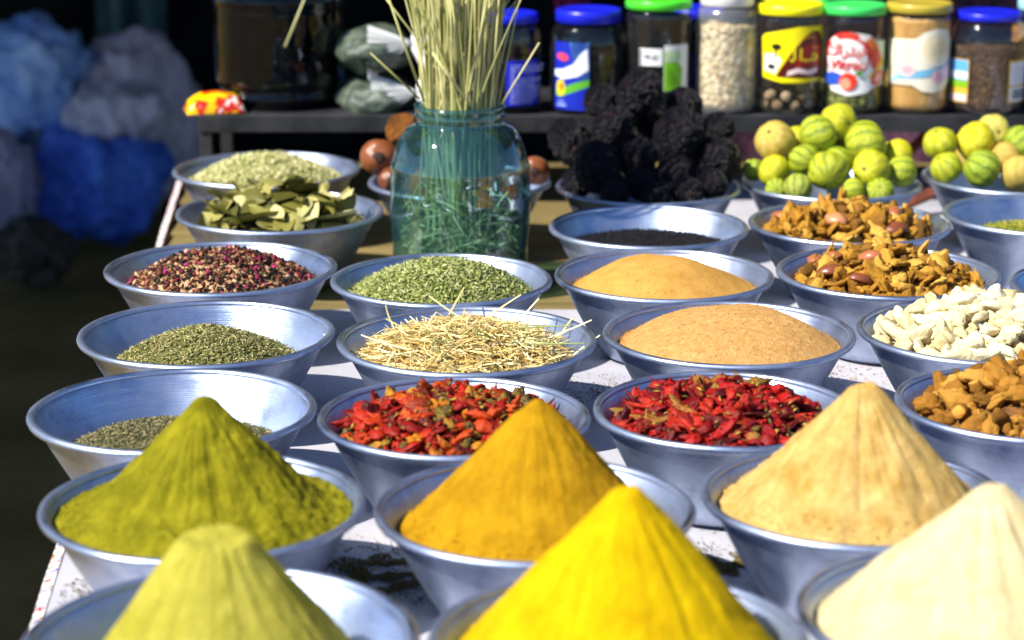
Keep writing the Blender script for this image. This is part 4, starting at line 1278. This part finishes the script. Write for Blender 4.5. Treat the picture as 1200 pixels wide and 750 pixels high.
W_ = ink(232, 230, 226)
def labels_for():
    # blue-lidded jar half behind the stalks
    e, R, zl, mpp, zs = jar(557, 634, 133, 17, .07, 'blue', (562, 632, 16, 30), .045, CLEAR, 'glass_jar', 'blue-lidded glass jar with plain blue text label, behind the stalks')
    fill(e, R, zs * .80, BLACKG, 'black_seed_filling', 'black seeds inside the jar with the plain blue label', 'seeds')
    H = 52 * mpp
    lab = wrap_shapes('label', [(rect(-.004, 0, .068, H), ink(30, 40, 190))], R, .012, FRONT, e, oy=.004)
    sh = []
    for k in range(15):
        y = H * (.06 + .06 * k); x = .004
        while x < .060:
            w = random.uniform(.003, .012)
            sh.append((rect(x, y, min(x + w, .064), y + H * .026), ink(170, 176, 226))); x += w + .0018
            if random.random() < .06: break
    pr = wrap_shapes('label_text', [(rect(0, 0, .001, .001), ink(30, 40, 190))] + sh, R, .012, FRONT, lab, oy=.004)
    # blue-lidded jar with picture label
    e, R, zl, mpp, zs = jar(644, 734, 133, 13, .07, 'blue', (650, 727, 12, 30), .042, CLEAR, 'glass_jar', 'blue-lidded glass jar with blue picture label')
    fill(e, R, zs * .92, BLACKG, 'dark_seed_filling', 'dark seeds inside the jar with the blue picture label', 'seeds')
    H, Wd = 78 * mpp, 46 * mpp; X = -.075; S = lambda u, v: (X + u * Wd, .006 + v * H)
    lab = wrap_shapes('label', [([S(0, 0), S(1, 0), S(1, 1), S(0, 1)], ink(20, 40, 170))], R, .003, FRONT, e)
    P = lambda *pts: [S(*p) for p in pts]
    wrap_shapes('label_print', [
        (P((.55, .5), (1, .42), (1, 1), (.5, 1), (.58, .75)), ink(110, 180, 235)),
        (P((0, .58), (.3, .60), (.6, .68), (.8, .85), (.95, .92), (.98, .6), (.7, .5), (.3, .45), (0, .5)), ink(225, 235, 245)),
        (P((.05, .28), (.35, .34), (.7, .42), (1, .46), (1, .36), (.6, .27), (.2, .18), (.05, .2)), ink(90, 170, 40)),
        (ell(*S(.22, .32), .011, .016), ink(220, 200, 40)), (ell(*S(.26, .34), .005, .007), ink(190, 110, 30)),
        (ell(*S(.28, .78), .014, .007, rot=-.15), ink(225, 70, 100)),
        (P((.1, .05), (.4, .05), (.4, .08), (.1, .08)), ink(150, 170, 230)), (P((.15, .11), (.35, .11), (.35, .13), (.15, .13)), ink(150, 170, 230))], R, .003, FRONT, lab)
    # green-lidded black jar
    e, R, zl, mpp, zs = jar(732, 808, 133, 2, .06, 'green', (730, 807, 0, 14), .016, CLEAR, 'glass_jar', 'green-lidded glass jar full of black seeds with green label')
    fill(e, R, zl * .93, BLACKG, 'black_cumin_filling', 'black seeds filling the green-lidded jar', 'seeds')
    l1 = wrap_shapes('price_label', [(rect(-.040, .092, .004, .124), ink(225, 224, 222))], R, 0, FRONT, e)
    wrap_shapes('price_marks', [(rect(-.030, .106, -.026, .112), ink(40, 40, 60)), (rect(-.024, .104, -.020, .113), ink(40, 40, 60)), (rect(-.016, .109, -.004, .111), ink(60, 60, 80)), (rect(-.016, .104, -.006, .106), ink(60, 60, 80)), (rect(-.0385, .0935, -.036, .122), ink(40, 60, 110))], R + .0006, 0, FRONT, l1)
    l2 = wrap_shapes('label', [(rect(.007, .045, .062, .130), ink(226, 228, 220))], R, 0, FRONT, e)
    wrap_shapes('label_print', [([(.008, .046), (.044, .046), (.046, .085), (.036, .098), (.008, .098)], ink(120, 190, 20)), (rect(.008, .10, .040, .118), ink(160, 205, 90))] + [(rect(.010, .102 + .004 * k, .036, .1036 + .004 * k), ink(230, 236, 220)) for k in range(4)] + [(rect(.012, .06 + .006 * k, .034 - .003 * k, .0625 + .006 * k), ink(90, 150, 20)) for k in range(5)], R + .0006, 0, FRONT, l2)
    # tall pale plastic jar with white lid
    e, R, zl, mpp, zs = jar(813, 885, 136, -4, .06, 'white', (819, 881, -16, 9), .030, PLAST, 'plastic_jar', 'tall white-lidded plastic jar of pale beige gum pieces')
    beige = m_grain('beige_gum', [(0, D(150, 122, 76)), (.35, D(196, 170, 116)), (.7, D(222, 202, 156)), (1, D(236, 222, 186))], 110)
    fill(e, R, zs * .97, beige, 'beige_gum', 'pale beige gum pieces filling the white-lidded jar', 'gum')
    # yellow-lidded jar with nutmegs
    e, R, zl, mpp, zs = jar(884, 960, 133, 3, .06, 'yellow', (883, 961, 5, 20), .012, CLEAR, 'glass_jar', 'yellow-lidded glass jar with yellow and maroon label, a few nutmegs inside')
    jx, jz = e.location, 0
    MNM = m_rand('nutmeg_skin', [(0, D(120, 92, 64)), (.5, D(164, 136, 100)), (1, D(196, 170, 136))], .6, .3, 3, .2, .5, 12, .04)
    nm = blob('nutmeg', 31, (1, .82, .82), .08, 1.5, 3, 0, 0, .05); nm.materials.append(MNM)
    rr = random.Random(5); cnt = 0
    for lay in range(3):
        for k in range(9 if lay < 2 else 6):
            t_ = 2 * PI * (k + .5 * lay) / (9 if lay < 2 else 6); q = R * (.76 if lay < 2 else .6)
            o = link('nutmeg', nm, MNM); s = .0115 * rr.uniform(.9, 1.12); o.scale = (s, s, s)
            o.location = (jx.x + q * math.cos(t_), jx.y + q * math.sin(t_), jx.z + .016 + lay * .0175); o.rotation_euler = (rr.uniform(0, 6), rr.uniform(0, 6), rr.uniform(0, 6))
            tag(o, 'round brown nutmeg at the bottom of the yellow-lidded jar', 'nutmeg', 'nutmegs in the yellow-lidded jar')
    H, Wd = 64 * mpp, 92 * mpp; X = -.5 * Wd + .010; Zb = 38 * mpp
    S = lambda u, v: (X + u * Wd, Zb + v * H); P = lambda *pts: [S(*p) for p in pts]
    lab = wrap_shapes('label', [(P((.03, .08), (.3, 0), (.95, 0), (1, .1), (1, .92), (.9, 1), (.5, 1), (.06, .86), (.0, .8)), ink(244, 226, 0))], R, 0, FRONT, e)
    wrap_shapes('label_print', [
        (P((.05, .2), (.22, .15), (.30, .4), (.22, .52), (.05, .5)), ink(232, 226, 214)),
        (P((.22, .1), (.92, .06), (.94, .7), (.84, .9), (.72, .92), (.58, .82), (.42, .55), (.28, .25)), ink(84, 12, 8)),
        (P((.45, .3), (.85, .28), (.86, .62), (.7, .72), (.55, .62)), ink(150, 22, 6)),
        (ell(*S(.22, .64), .010, .006), ink(24, 20, 14)), (P((.205, .45), (.225, .45), (.228, .62), (.21, .62)), ink(24, 20, 14)), (ell(*S(.16, .28), .008, .005), ink(24, 20, 14)),
        (P((.36, .12), (.5, .18), (.68, .13), (.8, .18), (.8, .26), (.62, .22), (.5, .27), (.38, .21)), ink(240, 210, 204)),
        (stroke(P((.45, .62), (.455, .44), (.43, .39), (.40, .42)), .0036), ink(246, 220, 20)),
        (stroke(P((.53, .62), (.53, .42), (.60, .40), (.72, .40), (.78, .41), (.79, .50)), .0036), ink(246, 220, 20)),
        (stroke(P((.69, .42), (.71, .53), (.75, .50), (.77, .42)), .0034), ink(246, 220, 20)),
        (ell(*S(.72, .62), .0018, .0018, 8), ink(246, 220, 20)), (ell(*S(.77, .62), .0018, .0018, 8), ink(246, 220, 20)),
        (P((.55, .78), (.72, .80), (.72, .84), (.58, .83)), ink(190, 110, 20))], R + .0004, 0, FRONT, lab)
    # green-lidded jar with strawberry label
    e, R, zl, mpp, zs = jar(960, 1033, 133, 7, .06, 'mint', (959, 1034, 6, 20), .012, CLEAR, 'glass_jar', 'green-lidded glass jar with red and white strawberry label')
    pods = m_grain('green_pods', [(0, D(52, 60, 16)), (.5, D(98, 104, 38)), (.85, D(150, 146, 76)), (1, D(190, 176, 110))], 120)
    fill(e, R, 36 * mpp, pods, 'green_pods', 'small green pods in the strawberry-label jar', 'pods', wob=.008)
    H, Wd = 74 * mpp, 84 * mpp; X = -.46 * Wd; Zb = 22 * mpp
    S = lambda u, v: (X + u * Wd, Zb + v * H); P = lambda *pts: [S(*p) for p in pts]
    lab = wrap_shapes('label', [(P((.02, .3), (.10, .08), (.34, .0), (.6, .05), (.75, .14), (1, .16), (1, .84), (.74, .86), (.62, .95), (.34, 1), (.1, .92), (.0, .7)), ink(234, 232, 226))], R, 0, FRONT, e)
    sh = [(P((.80, .16), (1, .16), (1, .84), (.74, .86)), ink(214, 226, 190)), (P((.93, .16), (1, .16), (1, .84), (.96, .84)), ink(120, 190, 70)),
          (ell(*S(.31, .64), .33 * Wd, .36 * H), ink(206, 40, 40)), (ell(*S(.31, .60), .295 * Wd, .29 * H), ink(238, 234, 230)), (P((.22, .90), (.44, .90), (.42, .985), (.24, .985)), ink(214, 60, 44)), (P((.10, .80), (.20, .88), (.14, .93), (.06, .86)), ink(236, 220, 214)), (P((.46, .90), (.56, .84), (.62, .9), (.52, .96)), ink(236, 220, 214)),
          (P((.60, .78), (.74, .84), (.84, .62), (.9, .46), (.74, .36), (.66, .48)), ink(214, 64, 40)), (P((.56, .86), (.66, .92), (.76, .76), (.68, .7)), ink(228, 120, 50)), (P((.62, .30), (.68, .26), (.92, .52), (.88, .58)), ink(226, 180, 50)),
          (ell(*S(.12, .27), .15 * Wd, .10 * H, rot=.1), ink(40, 80, 180)), (P((-.02, .2), (.1, .17), (.12, .3), (.0, .3)), ink(40, 80, 180)),
          (ell(*S(.34, .23), .12 * Wd, .14 * H, rot=.4), ink(214, 50, 30)), (ell(*S(.31, .20), .07 * Wd, .09 * H, rot=.3), ink(240, 150, 120)), (ell(*S(.78, .28), .13 * Wd, .10 * H, rot=.6), ink(220, 74, 56)), (ell(*S(.78, .28), .08 * Wd, .06 * H, rot=.6), ink(244, 170, 150)), (P((.44, .33), (.52, .31), (.53, .4), (.47, .41)), ink(60, 140, 50)),
          (text_mesh('\uFED9\uFE8D\uFEAE\uFE98\uFEF4\uFED3', .030, *S(.31, .64), bold=.0006), ink(196, 24, 30)), (text_mesh('Vitrac', .027, *S(.32, .42), shear=.1, bold=.0006), ink(196, 24, 30))]
    wrap_shapes('label_print', sh, R + .0004, 0, FRONT, lab)
    # gold-lidded tan jar
    e, R, zl, mpp, zs = jar(1035, 1109, 133, 5, .06, 'gold', (1034, 1110, 4, 18), .012, CLEAR, 'glass_jar', 'gold-lidded glass jar full of tan paste with cream label')
    tanp = m_noise('tan_paste', D(176, 126, 56), D(206, 160, 92), 20, .6, .3, 90)
    fill(e, R, zl * .95, tanp, 'tan_paste', 'tan paste filling the gold-lidded jar', 'paste')
    H, Wd = 74 * mpp, 92 * mpp; X = -.5 * Wd; Zb = 26 * mpp
    S = lambda u, v: (X + u * Wd, Zb + v * H); P = lambda *pts: [S(*p) for p in pts]
    lab = wrap_shapes('label', [(P((0, .12), (.38, .12), (.5, .02), (.66, 0), (.84, .04), (.94, .14), (.98, .4), (.98, .8), (.86, .96), (.66, 1), (.5, .94), (.4, .84), (0, .82)), ink(232, 222, 200))], R, 0, FRONT, e)
    wrap_shapes('label_print', [(P((.02, .14), (.36, .14), (.36, .80), (.02, .80)), ink(226, 216, 184)), (ell(*S(.68, .68), .24 * Wd, .27 * H), ink(238, 230, 214)), (ell(*S(.68, .68), .21 * Wd, .24 * H), ink(228, 214, 176)),
        (P((.12, .22), (.2, .30), (.5, .36), (.84, .42), (.92, .5), (.92, .38), (.8, .30), (.5, .24), (.22, .20)), ink(110, 176, 206)), (P((.08, .16), (.16, .34), (.22, .3), (.16, .16)), ink(150, 196, 212)),
        (ell(*S(.30, .36), .016, .013), ink(226, 190, 190)), (ell(*S(.30, .36), .009, .007), ink(214, 160, 166)), (ell(*S(.72, .25), .016, .014), ink(222, 176, 186)), (ell(*S(.84, .33), .012, .014), ink(222, 176, 190)), (ell(*S(.72, .25), .008, .007), ink(206, 150, 166))]
        + [(rect(S(.56, 0)[0], S(0, .60 + .05 * k)[1], S(.80, 0)[0], S(0, .615 + .05 * k)[1]), ink(206, 186, 140)) for k in range(4)], R + .0004, 0, FRONT, lab)
    # blue-lidded jar of brown seeds
    e, R, zl, mpp, zs = jar(1108, 1196, 133, 16, .06, 'blue', (1112, 1188, 15, 27), .044, CLEAR, 'glass_jar', 'blue-lidded glass jar of dark brown seeds with bar-code label')
    brown = m_grain('brown_seeds', [(0, D(30, 20, 16)), (.5, D(66, 44, 32)), (.85, D(104, 74, 52)), (1, D(150, 112, 80))], 330)
    fill(e, R, zs * .98, brown, 'brown_seeds', 'dark brown seeds in the jar with the bar-code label', 'seeds')
    H = 50 * mpp; Zb = 14 * mpp
    l1 = wrap_shapes('label', [(rect(-.092, Zb, -.046, Zb + H), ink(220, 170, 60))], R, 0, FRONT, e)
    wrap_shapes('label_print', [(rect(-.091, Zb + H * .52, -.048, Zb + H * .98), ink(90, 160, 215)), (rect(-.091, Zb + H * .55, -.048, Zb + H * .72), ink(214, 226, 240)), (rect(-.091, Zb + H * .34, -.048, Zb + H * .52), ink(120, 170, 30)), (rect(-.091, Zb + H * .03, -.048, Zb + H * .2), ink(214, 196, 190))], R + .0004, 0, FRONT, l1)
    l2 = wrap_shapes('bar_code_label', [(rect(.030, Zb, .090, Zb + H), ink(196, 150, 40))], R, 0, FRONT, e)
    sh = [(rect(.034, Zb + H * .42, .086, Zb + H * .94), ink(228, 226, 226)), (rect(.034, Zb + H * .04, .086, Zb + H * .37), ink(228, 226, 226))]
    x = .040
    while x < .078:
        w = random.choice((.0008, .0014, .0022)); sh.append((rect(x, Zb + H * .09, x + w, Zb + H * .32), ink(60, 60, 70))); x += w + random.choice((.001, .0018))
    for k in range(6): sh.append((rect(.038, Zb + H * (.48 + .07 * k), .038 + random.uniform(.025, .042), Zb + H * (.50 + .07 * k)), ink(168, 166, 176)))
    wrap_shapes('bar_code_print', sh, R + .0004, 0, FRONT, l2)
    # second row, mostly hidden
    e, R, zl, mpp, zs = jar(778, 850, 128, 12, .19, 'blue', (780, 848, 10, 24), .02, CLEAR, 'glass_jar', 'blue-labelled jar half hidden behind the tall white-lidded jar')
    fill(e, R, zl * .85, BLACKG, 'hidden_seed_filling', 'dark seeds in the jar half hidden behind the white-lidded one', 'seeds')
    lab = wrap_shapes('label', [(rect(-.03, .03, .056, .098), ink(30, 60, 170))], R, 0, FRONT, e)
    wrap_shapes('label_print', [(rect(.01, .066, .055, .096), ink(120, 180, 230)), (rect(.01, .050, .055, .064), ink(100, 150, 40))], R + .0004, 0, FRONT, lab)
    e, R, zl, mpp, zs = jar(894, 966, 126, 2, .20, 'mint', (893, 967, 0, 11), .012, CLEAR, 'glass_jar', 'green-lidded jar directly behind the yellow-lidded jar')
    fill(e, R, zl * .5, pods, 'hidden_pod_filling', 'green pods in the jar directly behind the yellow-lidded one', 'pods')
    e, R, zl, mpp, zs = jar(1180, 1256, 128, 0, .17, 'sky', (1187, 1250, 0, 15), .02, CLEAR, 'glass_jar', 'sky-blue-lidded jar behind the jar of brown seeds')
    fill(e, R, zl * .8, m_grain('amber_chips', [(0, D(110, 60, 14)), (1, D(200, 140, 40))], 120), 'amber_chips', 'amber chips in the sky-blue-lidded jar', 'chips')
labels_for()

# ------------------------------------------------------------------ green glass jar with stalks
def green_jar():
    Y = 3.395; c = at(540, 300, Y)
    mpp = (Y * math.cos(PITCH) + (CAM_Z - .95) * math.sin(PITCH)) / F_PX
    zt = at(540, 121, Y).z
    H = zt - TZ - .001
    z = lambda py: at(540, py, Y - .08).z - TZ
    R = 82 * mpp; Rn = 51 * mpp
    e = empty('green_glass_jar', (c.x, Y, TZ + .001)); tag(e, 'wide green glass jar of dried stalks standing among the bowls', 'jar')
    zn = z(157); zr = z(206)
    prof = [(.0001, .006), (R * .78, .006), (R * .84, .001), (R * .90, .004), (R * .94, .018), (R * .97, .05), (R, zr * .55), (R * 1.0, zr - .020), (R * .985, zr - .008), (R * 1.0, zr - .002), (R * .985, zr + .005), (R * .96, zr + .012), (R * .93, zr + .026), (R * .86, zr + .044), (R * .76, zn - .006), (Rn * 1.02, zn), (Rn * .98, zn + .006)]
    z2 = z(146)
    prof += [(Rn * .98, z2 - .004), (Rn * 1.05, z2), (Rn * .98, z2 + .005), (Rn * .98, H - .012), (Rn * 1.04, H - .008), (Rn * 1.04, H - .002), (Rn * 1.0, H), (Rn * .93, H - .001), (Rn * .92, H - .01), (Rn * .92, zn)]
    link('glass', lathe('glass', prof, 96, .0012, 3), GREENGL, e)
    # grass packed inside
    rng = np.random.default_rng(5); n = 1000
    P = np.stack([rng.normal(0, 1, n), rng.normal(0, 1, n), np.zeros(n)], 1); P[:, :2] *= (R * .80 * np.sqrt(rng.uniform(0, 1, n)) / np.hypot(P[:, 0], P[:, 1]))[:, None]
    P[:, 2] = rng.uniform(.015, zr * .92, n) * (.45 + .55 * rng.uniform(0, 1, n))
    A, B = rand_frames(n, .8, rng)
    L = rng.uniform(.03, .085, n); d = np.hypot(P[:, 0], P[:, 1]); L = np.minimum(L, np.maximum(.02, 2 * (R * .93 - d)))
    P[:, 2] = np.maximum(P[:, 2], L * .5 * np.abs(A[:, 2]) + .01)
    m = m_attr('jar_grass', [(0, D(130, 124, 66)), (.5, D(186, 176, 112)), (1, D(230, 220, 164))], .6)
    o = link('jar_grass', stalks_mesh('jar_grass', P, A, B, L, rng.uniform(.0015, .0035, n), rng.normal(0, .3, n), rng.uniform(0, 1, n)), m); o.location = e.location
    tag(o, 'tangled dry grass lying inside the green glass jar', 'dried grass', kind='stuff')
    # standing stalks
    m2 = m_rand('standing_stalk', [(0, D(148, 150, 86)), (.4, D(184, 182, 116)), (.75, D(206, 202, 144)), (1, D(220, 210, 150))], .5, .4, 30, .15, .2, 200)
    rr = random.Random(12)
    N_ = 250
    for i in range(N_):
        t_ = rr.uniform(0, 2 * PI); q = math.sqrt(rr.random()) * Rn * .84
        xn, yn = q * math.cos(t_), q * math.sin(t_)
        sx = rr.uniform(-.095, .085) if i % 5 == 0 else xn * rr.uniform(1.0, 1.5) + rr.uniform(-.02, .015)
        sy = yn * 1.2
        top = rr.uniform(.46, .58); zneck = H - .02
        w = rr.uniform(.0032, .0066)
        xb, yb = xn * rr.uniform(-1, 1.8) * R / Rn * .5, yn * rr.uniform(-1, 1.8) * R / Rn * .5
        V, F = [], []; segs = 10
        for k in range(segs + 1):
            u = k / segs; zz = .02 + (top - .02) * u
            if zz < zneck:
                v = (zz - .02) / (zneck - .02); x = xb + (xn - xb) * v; y = yb + (yn - yb) * v
            else:
                v = (zz - zneck) / (top - zneck); x = xn + (sx - xn) * (v ** 1.15) * 1.35; y = yn + (sy - yn) * v
            x += .003 * math.sin(u * 5 + i); ww = w * (1 - .45 * u)
            for a in range(4): V.append((x + ww * .5 * math.cos(a * PI / 2 + i), y + ww * .5 * math.sin(a * PI / 2 + i), zz))
        for k in range(segs):
            for a in range(4): F.append((k * 4 + a, k * 4 + (a + 1) % 4, k * 4 + 4 + (a + 1) % 4, k * 4 + 4 + a))
        F.append((3, 2, 1, 0)); F.append(tuple(segs * 4 + a for a in range(4)))
        s = link('dry_stalk', mesh('dry_stalk', V, F), m2); s.location = e.location
        tag(s, 'pale dry grass stalk standing upright in the green glass jar', 'stalk', 'dry stalks in the green glass jar')
    # a few loose ones leaning out, seen clearly against the bunch
    def lean(a, b, w, lab):
        a, b = Vector(a), Vector(b); bm = bmesh.new(); bar_bm(bm, a, b, w, 6, w * .7)
        s = link('leaning_stalk', from_bm('leaning_stalk', bm), m2); tag(s, lab, 'stalk')
    yf = Y - Rn * .95
    lean(at(551, 124, yf + .012), at(507, 62, yf - .02), .0028, 'thick yellow stalk leaning across the front of the standing bunch')
    lean(at(588, 122, yf + .03), at(632, 50, yf + .02), .0016, 'thin pinkish stalk leaning towards the blue-lidded jars')
    lean(at(492, 116, Y), at(434, 62, Y - .01), .0018, 'thin stalk leaning towards the tied plastic bundles')
    lean(at(497, 119, yf + .03), at(452, -12, yf), .0024, 'bent stalk at the edge of the bunch, beside the bundles')
    lean(at(334, 55, SY - .02), at(362, -14, SY + .01), .0024, 'single straw hanging in front of the large dark jar')
green_jar()

# ------------------------------------------------------------------ spilt herbs on the sheet
def spills():
    rng = np.random.default_rng(21); P = []
    for (px, py, s, n, sy) in ((455, 672, .040, 7000, .8), (420, 690, .04, 2200, 1), (840, 664, .040, 4500, .45), (800, 648, .03, 400, 1), (690, 455, .035, 260, 1), (715, 470, .03, 200, 1), (980, 440, .04, 120, 1), (890, 350, .05, 160, 1), (360, 480, .04, 200, 1), (85, 690, .02, 200, 1), (700, 395, .03, 120, 1)):
        c = on_plane(px, py, SZ)
        q = rng.normal(0, s, (n, 2)) * (1, sy)
        keep = np.array([noise.noise(Vector((a * 45, b * 45, px))) > -.05 for a, b in q])
        q = q[keep]; P.append(np.stack([c.x + q[:, 0], c.y + q[:, 1], np.full(len(q), SZ + .0012)], 1))
    P = np.concatenate(P); P = P[P[:, 0] > np.array([left_x(y) + .01 for y in P[:, 1]])]
    n = len(P); A, B = rand_frames(n, .15, rng)
    o = link('spilt_herbs', bits_mesh('spilt_herbs', P, rng.uniform(.0015, .006, n), rng.uniform(.0008, .0024, n), np.full(n, .001), A, B, rng.uniform(0, 1, n)), m_attr('spilt_mat', [(0, D(48, 46, 14)), (.6, D(92, 86, 32)), (.9, D(140, 110, 50)), (1, D(160, 120, 60))]))
    tag(o, 'dark herb crumbs spilt on the white sheet between the front bowls', 'spilt herbs', kind='stuff')
spills()
def powder_spill():
    rng = np.random.default_rng(23)
    for (px, py, sd, n, c, lab) in ((470, 655, .05, 700, D(200, 150, 10), 'mustard powder specks spilt on the sheet beside the mustard cone bowl'), (700, 470, .05, 500, D(140, 30, 14), 'red chilli specks spilt on the sheet between the chilli bowls'), (980, 440, .05, 400, D(200, 140, 80), 'orange granules spilt on the sheet beside the white ginger bowl')):
        p = on_plane(px, py, SZ); q = rng.normal(0, sd, (n, 2))
        P = np.stack([p.x + q[:, 0], p.y + q[:, 1], np.full(n, SZ + .0009)], 1); A, B = rand_frames(n, .2, rng); L = rng.uniform(.0008, .0028, n)
        o = link('spilt_powder', bits_mesh('spilt_powder', P, L, L * .8, L * .5, A, B, rng.random(n)), m_plain('spill_%d' % px, c, .9))
        tag(o, lab, 'spilt powder', kind='stuff')
powder_spill()

# ------------------------------------------------------------------ bags heaped on the ground behind
def bag(name, px0, px1, py0, py1, Y, m, label, seed, depth=None, ground=False):
    c = at((px0 + px1) / 2, (py0 + py1) / 2, Y); mpp = (Y * math.cos(PITCH) + (CAM_Z - c.z) * math.sin(PITCH)) / F_PX
    a, h = (px1 - px0) / 2 * mpp, (py1 - py0) / 2 * mpp
    me = blob(name, seed, (a, depth or a * .9, h), .22, 1.3, 5, 3, .15, .10)
    rr = random.Random(seed)
    off = Vector((seed * 1.7, seed * .3, 0))
    for v in me.vertices:        # crumpled film: sharp ridges between flat facets
        d = Vector((v.co.x / a, v.co.y / a, v.co.z / h))
        k = 0
        for f, w in ((1.2, .34), (2.6, .16)):
            k += w * (1 - 2.4 * abs(noise.noise(Vector((d.x, d.y, d.z * .45)) * f + off)))
        v.co *= .86 + k * .75
    o = link(name, me, m); o.location = c
    if ground:
        zmin = min(v.co.z for v in me.vertices); o.location.z = -zmin - .01
    tag(o, label, 'bag', 'plastic bags heaped behind the stall')
    return o
def m_bag(name, c1, c2, rough=.3):
    return m_noise(name, c1, c2, 6, rough, .8, 12, .05, spec=.8)
BL1 = m_bag('light_blue_plastic', D(120, 166, 236), D(176, 210, 250))
BL2 = m_bag('deep_blue_plastic', D(34, 84, 200), D(76, 130, 232))
GR1 = m_bag('grey_lilac_sack', D(176, 164, 180), D(228, 214, 228), .45)
GR2 = m_bag('mauve_sack', D(150, 138, 166), D(196, 184, 208), .6)
DK = m_bag('dark_sack', (.010, .009, .008, 1), (.03, .025, .02, 1), .7)
bag('blue_plastic_bag', 40, 186, 145, 270, 7.15, BL2, 'deep blue plastic bag on the ground under the lighter bag', 801, .2, True)
bag('grey_sack', 88, 222, 92, 268, 7.55, GR1, 'grey-lilac sack standing behind the deep blue bag', 802, .24, True)
bag('blue_plastic_bag', -40, 110, 36, 162, 7.50, BL1, 'lighter blue plastic bag on top of the heap', 803, .26)
bag('pale_plastic_bag', 84, 196, 104, 172, 7.22, m_bag('pale_grey_film', D(170, 170, 186), D(226, 216, 226), .3), 'pale grey plastic bag slumped on top of the deep blue bag', 807, .14)
bag('dark_sack', -70, 60, 130, 262, 7.7, DK, 'dark sack under the lighter blue bag', 805, .26, True)
bag('mauve_sack', -40, 38, 150, 276, 7.0, GR2, 'pale mauve sack at the edge of the heap', 804, .16, True)
bag('brown_bundle', -10, 78, 258, 332, 6.55, m_bag('brown_bundle', (.016, .011, .005, 1), (.04, .028, .012, 1), .7), 'dark brown bundle on the earth in front of the bags', 806, .14, True)

# odds and ends under the shelf
def under_shelf():
    m1 = m_noise('red_brown_slat', D(92, 40, 16), D(140, 70, 28), 12, .7, .4, 60)
    for (a, b) in (((1052, 190, 4.12), (1086, 158, 4.16)), ((1050, 244, 3.93), (1092, 226, 3.96))):
        p, q = at(*a), at(*b)
        bm = bmesh.new(); bar_bm(bm, p, q, .012, 4); o = link('wooden_slat', from_bm('wooden_slat', bm, False), m1)
        tag(o, 'red-brown wooden slat leaning in the gap between the two fruit bowls', 'slat', 'slats between the fruit bowls')
under_shelf()
